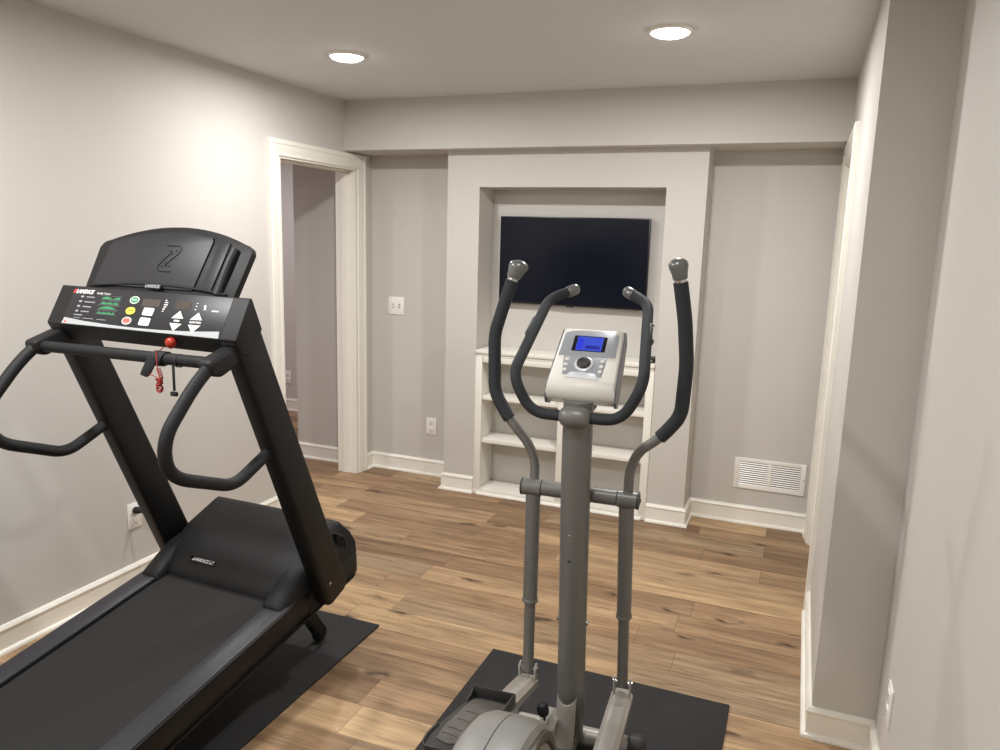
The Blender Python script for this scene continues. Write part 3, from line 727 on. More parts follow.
# embossed winding-arrow emblem
bm = new(); eh = 0.0072; ecx, ecy = 0.012, 0.115
Z1 = [(-0.030, 0.045), (0.022, 0.045), (0.034, 0.038), (0.034, 0.024), (0.024, 0.012), (-0.010, -0.024)]
Z2 = [(0.022, -0.045), (-0.026, -0.045), (-0.037, -0.038), (-0.037, -0.024), (-0.027, -0.012), (0.000, 0.024)]
for zl in (Z1, Z2): tube(bm, fillet([(ecx + x, ecy + y, eh) for x, y in zl], 0.008, 3), 0.0017, fr, seg=8)
for pts in ([(-0.010, -0.024), (-0.014, -0.010)], [(-0.010, -0.024), (0.016, -0.026)], [(0.000, 0.024), (0.004, 0.012)], [(0.000, 0.024), (-0.014, 0.028)]):
    tube(bm, [(ecx + x, ecy + y, eh) for x, y in pts], 0.0017, fr, seg=8)
for x, y in ((0.018, 0.028), (-0.022, -0.027)): lathe(bm, (ecx + x, ecy + y, eh - 0.002), (0, 0, 1), [(0, 0.0035), (0.003, 0.003), (0.0035, 0)], fr, seg=10)
obj('emblem', bm, M['groove'], rk)

# handrails
for s in (-1, 1):
    bm = new()
    u = 0.360 * s
    pts = [(u, 1.690, 1.262), (u, 1.635, 1.222), (u, 1.528, 1.130), (u, 1.528, 0.985), (u, 1.752, 0.890), (u, 1.915, 0.955)]
    pts = [(u, 1.690, 1.262), (u, 1.618, 1.208), (u, 1.506, 1.085), (u, 1.518, 0.978), (u, 1.755, 0.886), (u, 1.915, 0.955)]
    P_ = fillet(pts, [0, 0.05, 0.06, 0.075, 0.05, 0], 8)
    tube(bm, P_, 0.0185, T, seg=18); hr = obj('handrail', bm, M['rubber'], root, angle=60)
    bm = new(); d_ = (Vector(pts[5]) - Vector(pts[4])).normalized(); lathe(bm, Vector(pts[5]) - d_ * 0.022, d_, [(0, 0.0205), (0.022, 0.0205)], T, seg=18); obj('end_collar', bm, M['black_plastic'], hr)
    bm = new(); lathe(bm, Vector(pts[0]) - Vector((0, 0.014, 0.0115)), (0, 0.78, 0.62), [(0, 0.0195), (0.012, 0.0195)], T, seg=18); obj('rust_collar', bm, mat('rusty_steel', srgb(96, 72, 60), 0.6, metal=0.3), hr, label='rust-stained steel collar')
    # bracket: stout sleeve from under the console down to the rail
    bm = new(); ui = 0.334 * s; uo = 0.386 * s
    extrude_poly(bm, [(1.800, 1.300), (1.745, 1.302), (1.655, 1.272), (1.662, 1.235), (1.700, 1.222), (1.80, 1.262)], min(ui, uo), max(ui, uo), GU, T, bev=0.012, seg=3)
    obj('rail_bracket', bm, M['black_plastic'], root, angle=50)
bm = new(); tube(bm, [(-0.34, 1.692, 1.254), (0.34, 1.692, 1.262)], 0.0175, T, seg=20); obj('crossbar', bm, M['rubber'], root)

# safety lanyard: red plug on the console lip, black strap round the bar, red cord
sl = thing('safety_lanyard', 'red ball plug and coiled red cord hanging from a black strap on the treadmill crossbar', 'safety lanyard', T((0.148, 1.70, 1.19)), math.radians(-2.2))
kp = Vector((0.149, 1.748, 1.298))
bm = new(); lathe(bm, kp + Vector((0, 0.012, 0.002)), (0, -1, -0.15), [(0, 0.008), (0.007, 0.010), (0.010, 0.015), (0.017, 0.0172), (0.024, 0.016), (0.029, 0.011), (0.031, 0.0)], T, seg=24); obj('plug', bm, M['red'], sl)
bm = new(); ring = []
for k in range(25):
    a = 2 * PI * k / 24; ring.append((0.135 + 0.0, 1.692 + 0.0215 * math.cos(a), 1.259 + 0.0215 * math.sin(a)))
for k in range(24):
    pass
def band(bm, cu, w, r0, r1, cv=1.692, cz=1.259, n=28, lean=0.0):
    R_ = []
    for k in range(n):
        a = 2 * PI * k / n; c_, s_ = math.cos(a), math.sin(a); lu = cu + lean * s_
        R_.append([bm.verts.new(T((lu + du, cv + rr * c_, cz + rr * s_))) for du, rr in ((-w / 2, r0), (-w / 2, r1), (w / 2, r1), (w / 2, r0))])
    for k in range(n):
        a, b = R_[k], R_[(k + 1) % n]
        for j in range(4): bm.faces.new((a[j], a[(j + 1) % 4], b[(j + 1) % 4], b[j]))
band(bm, 0.160, 0.046, 0.0178, 0.0225, lean=0.008)
extrude_poly(bm, [(0.140, 1.268), (0.168, 1.250), (0.140, 1.210), (0.128, 1.204), (0.104, 1.210), (0.110, 1.222)], 1.666, 1.6715, lambda p, t: (p[0], t, p[1]), T, bev=0.001)
obj('strap', bm, M['strap'], sl)
bm = new(); C_ = []
for k in range(90):
    a = k * 0.62; t = k / 89
    C_.append((0.181 + 0.0055 * math.cos(a) + 0.008 * math.sin(t * 3), 1.664 + 0.006 * math.sin(a), 1.236 - 0.052 * t + 0.002 * math.sin(a * 2)))
tube(bm, C_, 0.0016, T, seg=6)
C_ = []
for k in range(110):
    a = k * 0.55; t = k / 109
    C_.append((0.183 + 0.012 * math.cos(a * 1.0 + t), 1.664 + 0.008 * math.sin(a), 1.206 - 0.036 * (0.5 - 0.5 * math.cos(t * 2 * PI * 1.5)) + 0.004 * math.sin(a * 1.7)))
tube(bm, C_, 0.0018, T, seg=6)
tube(bm, fillet([(0.150, 1.716, 1.288), (0.140, 1.705, 1.276), (0.158, 1.682, 1.284), (0.176, 1.664, 1.262), (0.182, 1.661, 1.236)], 0.012, 5), 0.0016, T, seg=6)
tube(bm, fillet([(0.142, 1.666, 1.215), (0.165, 1.664, 1.212), (0.181, 1.664, 1.204)], 0.01, 4), 0.0014, T, seg=6)
obj('coiled_cord', bm, M['redcord'], sl)
bm = new(); box(bm, (0.230, 1.667, 1.175), (0.238, 1.671, 1.250), T, bev=0.001); box(bm, (0.224, 1.662, 1.160), (0.246, 1.672, 1.173), T, bev=0.002)
band(bm, 0.234, 0.010, 0.0178, 0.0195); obj('clip_strap', bm, M['strap'], sl)

# plug and power cord at the left wall outlet
root = thing('power_cord', 'black plug and cord in the left wall outlet, partly hidden by the treadmill upright', 'power cord', (0.02, 2.458, 0.0))
bm = new(); lathe(bm, (0.0095, 2.458, 0.361), (1, 0, 0), [(0, 0.016), (0.012, 0.017), (0.022, 0.0145), (0.036, 0.009), (0.05, 0.007)]); obj('plug', bm, M['black_plastic'], root)
bm = new(); tube(bm, fillet([(0.055, 2.458, 0.361), (0.10, 2.462, 0.355), (0.15, 2.50, 0.22), (0.20, 2.50, 0.013), (0.33, 2.45, 0.013), (0.5, 2.36, 0.014)], 0.05, 6), 0.0042, seg=8); obj('cord', bm, M['rubber'], root)

# ------------------------------------------------------------------ elliptical trainer
ez = E_.z0(MT)
root = thing('elliptical_trainer', 'grey elliptical trainer with foam-gripped swing arms and a white console', 'elliptical trainer', E_((0, 1.7, ez)), math.radians(3.756))
bm = new()
tube(bm, [(0, 2.085, ez + 0.06), (0, 2.062, 0.25), (0, 2.020, 0.62), (0, 1.990, 0.90), (0, 1.976, 1.165)], 0.045, E_, seg=28, up=(1, 0, 0)); obj('mast', bm, M['grey'], root)
for z, m_ in ((0.745, 'chrome'), (0.66, 'pedal')):
    bm = new(); lathe(bm, (-0.006, 1.952 + (0.9 - z) * 0.09, z), (0, -1, 0), [(0, 0.0048), (0.004, 0.0045), (0.006, 0.002), (0.0065, 0)], E_, seg=12); obj('screw', bm, M[m_], root)
for s in (-1, 1):
    bm = new(); lathe(bm, (s * 0.044, 2.042, 0.43), (s, 0, 0), [(0, 0.008), (0.006, 0.008), (0.008, 0.005), (0.0085, 0)], E_, seg=12); obj('bolt', bm, M['chrome'], root)
# base: front stabiliser, spine, rear stabiliser, saddle bracket
bm = new(); lathe(bm, (-0.235, 2.13, ez + 0.038), (1, 0, 0), [(0, 0.030), (0.47, 0.030)], E_, seg=24); fs = obj('front_stabilizer', bm, M['grey_light'], root)
for s in (-1, 1):
    bm = new(); lathe(bm, (s * 0.192, 2.13, ez + 0.040), (s, 0, 0), [(0, 0.037), (0.03, 0.040), (0.045, 0.037), (0.054, 0.028), (0.058, 0)], E_, seg=24); obj('stabilizer_cap', bm, M['pedal'], fs)
bm = new(); box(bm, (-0.03, 0.75, ez + 0.03), (0.03, 2.12, ez + 0.085), E_, bev=0.006); obj('base_spine', bm, M['grey'], root)
bm = new(); lathe(bm, (-0.25, 0.80, ez + 0.043), (1, 0, 0), [(0, 0.042), (0.50, 0.042)], E_, seg=24); obj('rear_stabilizer', bm, M['grey_light'], root)
# saddle bracket clasping the mast, with its concave cut top edge
bm = new(); NB_ = 14; rows_ = []
for k in range(NB_ + 1):
    t = -1 + 2 * k / NB_; u = 0.031 * t
    vv = 1.992 + 0.014 * (t * t)
    ztop = 0.178 - 0.020 * (1 - t * t) + (0.006 if abs(t) > 0.9 else 0)
    col_ = []
    for z in (ztop, ztop - 0.05, 0.06, -0.02):
        col_.append(bm.verts.new(E_((u * (1 + 0.15 * (0.18 - z)), vv - (0.18 - z) * 0.12, z))))
    rows_.append(col_)
back_ = []
for k in range(NB_ + 1):
    t = -1 + 2 * k / NB_; u = 0.034 * t
    back_.append([bm.verts.new(v.co + (E_((0, 0.008, 0)) - E_((0, 0, 0)))) for v in rows_[k]])
for k in range(NB_):
    for j in range(3):
        bm.faces.new((rows_[k][j], rows_[k][j + 1], rows_[k + 1][j + 1], rows_[k + 1][j]))
        bm.faces.new((back_[k][j], back_[k + 1][j], back_[k + 1][j + 1], back_[k][j + 1]))
    bm.faces.new((rows_[k][0], rows_[k + 1][0], back_[k + 1][0], back_[k][0]))
    bm.faces.new((rows_[k][3], back_[k][3], back_[k + 1][3], rows_[k + 1][3]))
for j in range(3):
    bm.faces.new((rows_[0][j], back_[0][j], back_[0][j + 1], rows_[0][j + 1])); bm.faces.new((rows_[-1][j], rows_[-1][j + 1], back_[-1][j + 1], back_[-1][j]))
obj('saddle_bracket', bm, M['grey_light'], root)
bm = new(); box(bm, (-0.078, 1.93, 0.092), (-0.022, 2.05, 0.106), E_, bev=0.004)
kb = obj('hinge_lug', bm, M['grey_light'], root)
bm = new(); lathe(bm, (-0.056, 1.945, 0.125), (0, 0, 1), [(0, 0.004), (0.022, 0.004)], E_, seg=12); lathe(bm, (-0.056, 1.945, 0.140), (-0.35, 0.15, 0.9), [(0, 0.012), (0.006, 0.017), (0.022, 0.020), (0.034, 0.017), (0.040, 0.008), (0.041, 0)], E_, seg=22)
obj('adjusting_knob', bm, M['rubber'], kb)

# flywheel housing with ring trim
HC = (1.175, 0.208); HR = 0.368
def housing():
    bm = new(); n = 56; prof = []
    ts = [-0.076, -0.074, -0.064, -0.045, -0.0015, 0.0, 0.0015, 0.045, 0.068, 0.078, 0.080]; dr = [0.045, 0.022, 0.008, 0.0, -0.001, 0.003, -0.001, 0.0, 0.008, 0.022, 0.045]
    out = []
    for i in range(n + 1):
        a = -0.72 + (PI + 1.44) * i / n
        out.append((math.cos(a), math.sin(a)))
    rings = []
    for u, d in zip(ts, dr):
        rings.append([bm.verts.new(E_((u, HC[0] + (HR - d) * c * 1.07, max(ez + 0.03, HC[1] + (HR - d) * s)))) for c, s in out])
    for a, b in zip(rings, rings[1:]):
        for k in range(len(a) - 1): bm.faces.new((a[k], a[k + 1], b[k + 1], b[k]))
        bm.faces.new((a[-1], a[0], b[0], b[-1]))
    bm.faces.new(rings[0]); bm.faces.new(rings[-1][::-1])
    return bm
hs = obj('flywheel_housing', housing(), M['housing'], root, angle=30)
for s in (-1, 1):
    bm = new(); n = 48; c_ = (1.255, 0.285); R0 = 0.250
    loops = []
    for u, r_ in ((0.075, R0), (0.086, R0 - 0.002), (0.089, R0 - 0.010), (0.088, R0 - 0.022), (0.081, R0 - 0.028), (0.075, R0 - 0.03)):
        loops.append([bm.verts.new(E_((s * u, c_[0] + r_ * math.cos(2 * PI * k / n), c_[1] + r_ * math.sin(2 * PI * k / n)))) for k in range(n)])
    for a, b in zip(loops, loops[1:] + loops[:1]):
        for k in range(n): bm.faces.new((a[k], a[(k + 1) % n], b[(k + 1) % n], b[k]))
    obj('trim_ring', bm, M['trimring'], hs)
    bm = new(); lathe(bm, (s * 0.075, c_[0], c_[1]), (s, 0, 0), [(0, R0 - 0.029), (0.008, R0 - 0.030), (0.012, R0 - 0.06), (0.018, 0.10), (0.016, 0.04), (0.016, 0.0)], E_, seg=48); obj('side_disc', bm, M['housing'], hs)
    bm = new(); ce_ = (1.30, 0.135) if s > 0 else (1.30, 0.395)
    tube(bm, [(s * 0.088, 1.262, 0.262), (s * 0.112, 1.262, 0.262)], 0.024, E_, seg=18)
    tube(bm, [(s * 0.104, 1.262, 0.262), (s * 0.104, ce_[0], ce_[1])], 0.017, E_, seg=14, sx=1.0, sy=1.0)
    tube(bm, [(s * 0.098, ce_[0], ce_[1]), (s * 0.125, ce_[0], ce_[1])], 0.016, E_, seg=16)
    obj('crank', bm, M['pedal'], root)

# crossbar axle and swing arms
AV, AZ = 2.06, 0.854
bm = new(); tube(bm, [(-0.118, AV - 0.01, AZ + 0.002), (0.118, AV - 0.01, AZ)], 0.0245, E_, seg=24); obj('axle_tube', bm, M['grey'], root)
def arm(s, phi, UP, knee, rail_slope, pedal_root):
    ph = math.radians(phi)
    def ap(u, r): return Vector((u, AV + r * math.sin(ph), AZ + r * math.cos(ph)))
    bm = new()
    tube(bm, [(s * 0.121, AV - 0.01, AZ), (s * 0.180, AV - 0.01, AZ)], 0.0265, E_, seg=24)
    hub = obj('pivot_hub', bm, M['grey'], root)
    bm = new(); lathe(bm, (s * 0.180, AV - 0.01, AZ), (s, 0, 0), [(0, 0.0275), (0.006, 0.0275), (0.008, 0.016), (0.0085, 0)], E_, seg=24); lathe(bm, (s * 0.186, AV - 0.01, AZ), (s, 0, 0), [(0, 0.008), (0.005, 0.007), (0.006, 0)], E_, seg=10); obj('hub_cap', bm, M['pedal'], hub)
    pts = [ap(u, r) for u, r in UP]
    P_ = fillet([ap(s * 0.148, 0.012)] + pts, 0.032, 6)
    # steel below, foam above: cut the path where the foam begins (4th control point)
    cut = pts[3]
    idx = min(range(len(P_)), key=lambda i: (P_[i] - cut).length)
    bm = new(); tube(bm, P_[:idx + 2], 0.0150, E_, seg=18); steel = obj('swing_arm', bm, M['grey'], root)
    bm = new(); Q = P_[idx:]; rr = [0.0205] * len(Q); tube(bm, Q, rr, E_, seg=20); obj('foam_grip', bm, M['grip'], steel)
    # end knob
    d_ = (Vector(P_[-1]) - Vector(P_[-2])).normalized(); b_ = Vector(P_[-1])
    bm = new(); lathe(bm, b_ - d_ * 0.002, d_, [(0, 0.0165), (0.010, 0.0165)], E_, seg=22); obj('chrome_ring', bm, M['chrome'], steel)
    tip = Vector((0.012 if s < 0 else -0.002, 0.0, 0.0))
    bm = new(); prof = [(0.008, 0.0185), (0.011, 0.0205), (0.024, 0.0215), (0.038, 0.0248), (0.047, 0.0262), (0.055, 0.0245), (0.062, 0.0175), (0.066, 0.008), (0.067, 0.0)]
    rings = []; side_ = Vector((0, 1, 0)).cross(d_).normalized(); fw_ = d_.cross(side_)
    for h, r_ in prof:
        c_ = b_ + d_ * h + tip * (h / 0.075) ** 2 * 0.9
        if r_ == 0: rings.append([bm.verts.new(E_(c_))]); continue
        kx = 1.0 + (0.22 if s < 0 else 0.05) * min(1, h / 0.055)
        rings.append([bm.verts.new(E_(c_ + side_ * (r_ * kx * math.cos(2 * PI * k / 22)) + fw_ * (r_ * 0.95 * math.sin(2 * PI * k / 22)))) for k in range(22)])
    for a, b in zip(rings, rings[1:]):
        for k in range(22):
            if len(b) == 1: bm.faces.new((a[k], a[(k + 1) % 22], b[0]))
            else: bm.faces.new((a[k], a[(k + 1) % 22], b[(k + 1) % 22], b[k]))
    bm.faces.new(rings[0][::-1]); obj('end_knob', bm, M['knob_grey'], steel)
    # lower arm: wide sleeve, collar ring, narrower tube
    h0 = Vector((s * 0.148, AV - 0.01, AZ)); k0 = Vector(knee); dd = k0 - h0
    col_ = h0 + dd * 0.60
    bm = new(); tube(bm, [h0 + dd * 0.03, col_], 0.0235, E_, seg=22); sv = obj('lower_arm_sleeve', bm, M['grey'], root)
    bm = new(); lathe(bm, col_ - dd.normalized() * 0.006, dd, [(0, 0.0245), (0.003, 0.0265), (0.010, 0.0265), (0.013, 0.022)], E_, seg=24); obj('collar', bm, M['grey'], sv)
    bm = new(); tube(bm, [col_, k0 - dd.normalized() * 0.004], 0.0182, E_, seg=20); lw = obj('lower_arm', bm, M['grey'], root)
    # knee joint: bolt, two cheek plates
    for q in (-1, 1):
        bm = new(); cu = k0.x + q * 0.0265
        extrude_poly(bm, [(k0.y - 0.016, k0.z - 0.052), (k0.y - 0.016, k0.z + 0.014), (k0.y - 0.007, k0.z + 0.030), (k0.y + 0.008, k0.z + 0.030), (k0.y + 0.016, k0.z + 0.014), (k0.y + 0.016, k0.z - 0.052)], cu - 0.0022, cu + 0.0022, GU, E_)
        obj('knee_bracket', bm, M['grey_light'], root)
    bm = new(); lathe(bm, (k0.x - 0.034, k0.y, k0.z + 0.012), (1, 0, 0), [(0, 0.004), (0.002, 0.010), (0.006, 0.010), (0.0062, 0.006), (0.0618, 0.006), (0.062, 0.010), (0.066, 0.010), (0.068, 0.004)], E_, seg=14); obj('knee_bolt', bm, M['chrome'], root)
    # pedal rail: octagonal beam running back to the crank
    ru = k0.x + (0.0 if s > 0 else -0.004); sl_ = rail_slope
    vF, vR_ = k0.y + 0.028, 1.27
    def rz(v): return k0.z - 0.052 + (vF - v) * sl_
    bm = new(); hw_, hh_, c_ = 0.036, 0.026, 0.014
    rings = []
    for v, g in ((vF, 0.86), (vF - 0.012, 1.0), (vR_, 1.0)):
        zc = rz(v); ring = []
        for a, b in ((-hw_, -hh_ + c_), (-hw_, hh_ - c_), (-hw_ + c_, hh_), (hw_ - c_, hh_), (hw_, hh_ - c_), (hw_, -hh_ + c_), (hw_ - c_, -hh_), (-hw_ + c_, -hh_)):
            ring.append(bm.verts.new(E_((ru + a * g, v, zc + b * g))))
        rings.append(ring)
    for a, b in zip(rings, rings[1:]):
        for k in range(8): bm.faces.new((a[k], a[(k + 1) % 8], b[(k + 1) % 8], b[k]))
    bm.faces.new(rings[0][::-1]); bm.faces.new(rings[-1])
    obj('pedal_rail', bm, M['grey_light'], root, angle=30)
    # pedal: tray with raised front wall and inner wall, open outer rim
    pf, pr = pedal_root; cu = s * 0.160
    pz = lambda v: rz(v) + hh_ - 0.004
    def pp(p):  # local: x across, y rearward distance, z above tray floor
        v = pf - p[1]; return E_((cu + p[0], v, pz(v) + p[2]))
    Lp = pf - pr; w = 0.066
    out = [(-w, 0.0), (w, 0.0)]
    for k in range(9):
        t = k / 8; out.append((w - 0.016 * t ** 3, Lp * (0.60 + 0.37 * t)))
    out += [(0.040, Lp), (-0.040, Lp)]
    for k in range(8, -1, -1):
        t = k / 8; out.append((-w + 0.016 * t ** 3, Lp * (0.60 + 0.37 * t)))
    bm = new(); extrude_poly(bm, out, 0.0, 0.012, lambda p, t: (p[0], p[1], t), pp, bev=0.003)
    pd = obj('pedal', bm, M['pedal'], root)
    bm = new(); box(bm, (-w, 0.0, 0.008), (w, 0.006, 0.046), pp, bev=0.002)
    iw = -s * w
    extrude_poly(bm, [(0.0, 0.008), (0.0, 0.046), (Lp * 0.55, 0.022), (Lp * 0.8, 0.016), (Lp * 0.8, 0.008)], min(iw, iw + s * 0.006), max(iw, iw + s * 0.006), lambda p, t: (t, p[0], p[1]), pp, bev=0.0015)
    ow = s * w; edge = [(x_, y_, 0.014) for x_, y_ in out[1:-1]]
    tube(bm, edge, 0.0042, pp, seg=8)
    extrude_poly(bm, [(0.0, 0.008), (0.0, 0.044), (0.025, 0.024), (0.06, 0.016), (0.06, 0.008)], min(ow - s * 0.006, ow), max(ow - s * 0.006, ow), lambda p, t: (t, p[0], p[1]), pp, bev=0.0015)
    obj('pedal_wall', bm, M['pedal'], pd)
    pad = [(-0.052, 0.05), (-0.046, 0.030), (0.0, 0.020), (0.046, 0.030), (0.052, 0.05), (0.048, Lp * 0.62), (0.036, Lp * 0.86), (0.0, Lp * 0.90), (-0.036, Lp * 0.86), (-0.048, Lp * 0.62)]
    bm = new(); extrude_poly(bm, pad, 0.011, 0.0155, lambda p, t: (p[0], p[1], t), pp, bev=0.0025); pdp = obj('pedal_pad', bm, M['pedal_pad'], pd)
    for y_ in (0.36, 0.52, 0.68, 0.78):
        bm = new(); tube(bm, [(x_, Lp * y_ + 0.006 * math.sin(x_ * 60), 0.0155) for x_ in [(-0.034 + 0.068 * k / 8) for k in range(9)]], 0.0022, pp, seg=6)
        obj('pad_rib', bm, M['pedal'], pdp)
L_UP = [(-0.149, 0.027), (-0.150, 0.082), (-0.176, 0.136), (-0.246, 0.207), (-0.300, 0.290), (-0.313, 0.475), (-0.287, 0.575), (-0.266, 0.648)]
R_UP = [(0.151, 0.028), (0.151, 0.090), (0.176, 0.160), (0.239, 0.211), (0.294, 0.285), (0.301, 0.440), (0.289, 0.570), (0.271, 0.676)]
arm(-1, 7, L_UP, (-0.142, 2.045, 0.220), 0.30, (1.735, 1.32))
arm(1, -8, R_UP, (0.154, 2.175, 0.156), 0.03, (1.70, 1.33))

# fixed heart-rate handlebar, clamp
hb_ = [(-0.03, 1.936, 1.122), (-0.135, 1.936, 1.123), (-0.192, 1.926, 1.234), (-0.159, 2.204, 1.440), (-0.087, 2.253, 1.471)]
full = fillet(hb_[::-1] + [(-p[0], p[1], p[2]) for p in hb_], [0, 0.035, 0.05, 0.055, 0.0, 0.0, 0.055, 0.05, 0.035, 0], 7)
bm = new(); tube(bm, full, 0.0165, E_, seg=18); hbar = obj('handlebar', bm, M['grip'], root)
for s in (-1, 1):
    e_ = Vector((s * 0.087, 2.253, 1.471)); d_ = (e_ - Vector((s * 0.157, 2.204, 1.440))).normalized()
    bm = new(); lathe(bm, e_ - d_ * 0.026, d_, [(0, 0.0172), (0.002, 0.0182), (0.026, 0.0182), (0.034, 0.0165), (0.040, 0.011), (0.042, 0)], E_, seg=20); obj('grip_cap', bm, M['knob_grey'], hbar)
    a = Vector((s * 0.187, 1.926, 1.234)); b = Vector((s * 0.157, 2.204, 1.440)); m_ = a + (b - a) * 0.60; dd = (b - a).normalized(); outw = Vector((s, 0, 0)); outw = (outw - dd * outw.dot(dd)).normalized()
    bm = new(); tube(bm, [m_ - dd * 0.055 + outw * 0.006, m_ - dd * 0.035 + outw * 0.012, m_ + dd * 0.035 + outw * 0.012, m_ + dd * 0.055 + outw * 0.006], [0.008, 0.0135, 0.0135, 0.008], E_, seg=14); ps = obj('pulse_sensor', bm, M['pedal'], hbar)
    bm = new(); tube(bm, [m_ - dd * 0.028 + outw * 0.0165, m_ + dd * 0.028 + outw * 0.0165], 0.0105, E_, seg=14); obj('contact_plate', bm, M['chrome'], ps)
bm = new(); lathe(bm, (-0.046, 1.934, 1.122), (1, 0, 0), [(0, 0.0), (0.001, 0.018), (0.008, 0.026), (0.022, 0.031), (0.046, 0.033), (0.070, 0.031), (0.084, 0.026), (0.091, 0.018), (0.092, 0)], E_, seg=24); obj('handlebar_clamp', bm, M['grey'], root)

# console
P0 = Vector((0, 1.975, 1.222)); P1 = Vector((0, 2.14, 1.351)); ce = (P1 - P0).normalized(); cn = Vector((0, -ce.z, ce.y))
fc = lambda p: E_(P0 + Vector((p[0], 0, 0)) + ce * p[1] + cn * p[2])
def loft(bm, rings_):
    V = [[bm.verts.new(fc(p)) for p in r] for r in rings_]
    for a, b in zip(V, V[1:]):
        for k in range(len(a)): bm.faces.new((a[k], a[(k + 1) % len(a)], b[(k + 1) % len(b)], b[k]))
    bm.faces.new(V[0][::-1]); bm.faces.new(V[-1])
# body side profile (s along face, h above face) and half-width as it goes up the face
prof = [(-0.036, -0.060), (-0.041, -0.046), (-0.036, -0.026), (-0.022, -0.006), (-0.006, 0.001), (0.010, 0.0), (0.212, 0.0), (0.220, -0.004), (0.219, -0.050), (0.10, -0.072), (0.02, -0.080)]
bm = new(); rings_ = []
for t in (-1.0, -0.975, -0.93, 0.93, 0.975, 1.0):
    ring_ = []
    for s_, h in prof:
        hwid = 0.1035 - 0.008 * (s_ + 0.05) / 0.26
        ins = 0.0 if abs(t) < 0.94 else (0.003 if abs(t) < 0.98 else 0.009)
        ring_.append((t * hwid + 0.004, min(max(s_, -0.041 + ins), 0.220 - ins), h - (ins if h > -0.02 else -ins)))
    rings_.append(ring_)
loft(bm, rings_); cb = obj('console', bm, M['con_white'], root, angle=35)
for s in (-1, 1):
    bm = new(); rings_ = []
    for du in (0.000, 0.007):
        ring_ = []
        for s_, h in [(-0.042, -0.060), (-0.040, -0.040), (-0.012, -0.012), (0.220, -0.008), (0.229, -0.018), (0.224, -0.060), (0.10, -0.084), (-0.02, -0.088)]:
            hwid = 0.1035 - 0.008 * (s_ + 0.05) / 0.26
            ring_.append((s * (hwid - 0.003 + du) + 0.004, s_, h))
        rings_.append(ring_)
    loft(bm, rings_); obj('side_cheek', bm, M['con_side'], cb)
def cpoly(name, m, pts, h0, h1, parent=cb, bev=0.0008):
    bm = new(); extrude_poly(bm, pts, h0, h1, lambda p, t: (p[0], p[1], t), fc, bev=bev); return obj(name, bm, m, parent)
topedge = [(0.086, 0.196), (0.06, 0.206), (0.03, 0.210), (0.0, 0.211), (-0.03, 0.210), (-0.058, 0.206), (-0.082, 0.196)]
fpn = cpoly('screen_surround', M['con_grey'], [(-0.085, 0.100), (0.089, 0.102)] + topedge, -0.002, 0.002)
cpoly('key_surround', M['con_grey'], [(-0.068, 0.101), (-0.058, 0.022), (0.060, 0.020), (0.066, 0.101)], -0.002, 0.0015)
cpoly('bright_plate', M['con_bright'], [(-0.050, 0.012), (0.054, 0.008), (0.040, 0.030), (0.0, 0.036), (-0.034, 0.032)], 0.0005, 0.0024)
for s, pts in ((-1, [(-0.065, 0.096), (-0.056, 0.026), (-0.040, 0.030), (-0.045, 0.096)]), (1, [(0.063, 0.096), (0.057, 0.024), (0.042, 0.028), (0.045, 0.096)])):
    kp_ = cpoly('key_strip', M['print_grey'], pts, 0.001, 0.0026)
    for j in range(3):
        cy = 0.082 - j * 0.021; cpoly('key', M['con_white'], circ(s * 0.053 - (0.001 if s < 0 else 0), cy, 0.006, 0.006, 14), 0.0026, 0.0042, parent=cb, bev=0)
bz = cpoly('lcd_bezel', M['gloss_black'], rrect(-0.050, 0.120, 0.053, 0.186, 0.004), 0.001, 0.0028)
cpoly('lcd_screen', M['lcd'], rrect(-0.038, 0.123, 0.042, 0.182, 0.001), 0.0028, 0.0032, bev=0)
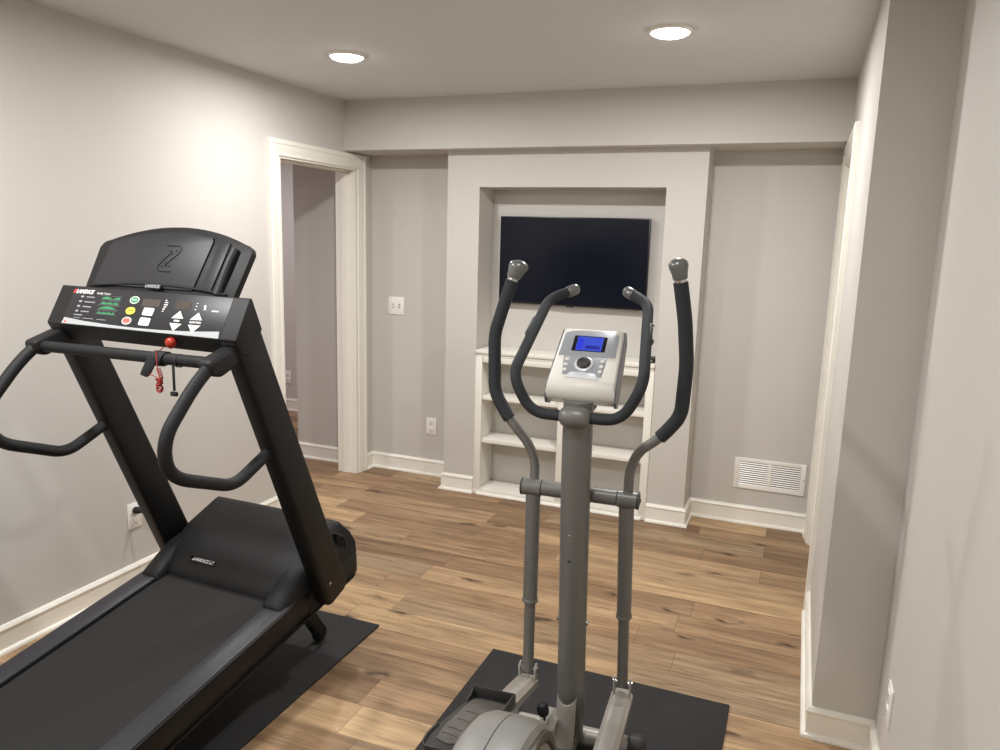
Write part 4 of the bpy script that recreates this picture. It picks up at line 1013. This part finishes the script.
cpoly('lcd_readout', M['lcd_text'], [(-0.008, 0.131), (0.036, 0.131), (0.036, 0.143), (-0.008, 0.145)], 0.0032, 0.0034, bev=0)
cpoly('lcd_readout', M['lcd_text'], [(-0.034, 0.129), (-0.018, 0.129), (-0.018, 0.172), (-0.034, 0.174)], 0.0032, 0.0033, bev=0).data.materials[0] = mat('lcd_mid_blue', srgb(16, 24, 110), 0.3, emit=srgb(32, 44, 205), estr=0.75)
bm = new(); lathe(bm, (0.0, 0.067, 0.0015), (0, 0, 1), [(0, 0.028), (0.003, 0.028), (0.004, 0.026), (0.0042, 0.022)], fc, seg=32); obj('dial_ring', bm, M['con_bright'], cb)
bm = new(); lathe(bm, (0.0, 0.067, 0.004), (0, 0, 1), [(0, 0.0215), (0.008, 0.0205), (0.011, 0.017), (0.0112, 0.012), (0.0095, 0.010), (0.0095, 0)], fc, seg=32); obj('dial', bm, M['pedal'], cb)
bm = text_bm('ENTER', 0.0065, fc((0.0, 0.067, 0.0098)), E_.vec((1, 0, 0)), E_.vec(ce)); obj('dial_lettering', bm, M['white'], cb, smooth=False)
bm = new(); extrude_poly(bm, [(0.004 - 0.088, 0.002), (0.004 - 0.088, 0.034), (0.004 - 0.080, 0.042), (0.004 + 0.080, 0.042), (0.004 + 0.088, 0.034), (0.004 + 0.088, 0.002), (0.084, -0.006), (-0.076, -0.006)], -0.004, 0.0045, lambda p, t: (p[0], -0.037 + 0.42 * p[1] - 0.9 * t, -0.047 + 0.9 * p[1] + 0.42 * t), fc, bev=0.002); obj('chin_panel', bm, M['con_white'], cb)
bm = new(); box(bm, (-0.040, 1.985, 1.130), (0.044, 2.045, 1.20), E_, bev=0.006); obj('console_neck', bm, M['pedal'], root)

# ------------------------------------------------------------------ world and view
w = D.worlds.new('world'); SC.world = w; w.use_nodes = True
w.node_tree.nodes['Background'].inputs[0].default_value = (0.9, 0.92, 1.0, 1); w.node_tree.nodes['Background'].inputs[1].default_value = 0.02
SC.view_settings.view_transform = 'Standard'; SC.view_settings.look = 'None'; SC.view_settings.gamma = 1.0; SC.view_settings.use_curve_mapping = False
SC.view_settings.exposure = 0.17
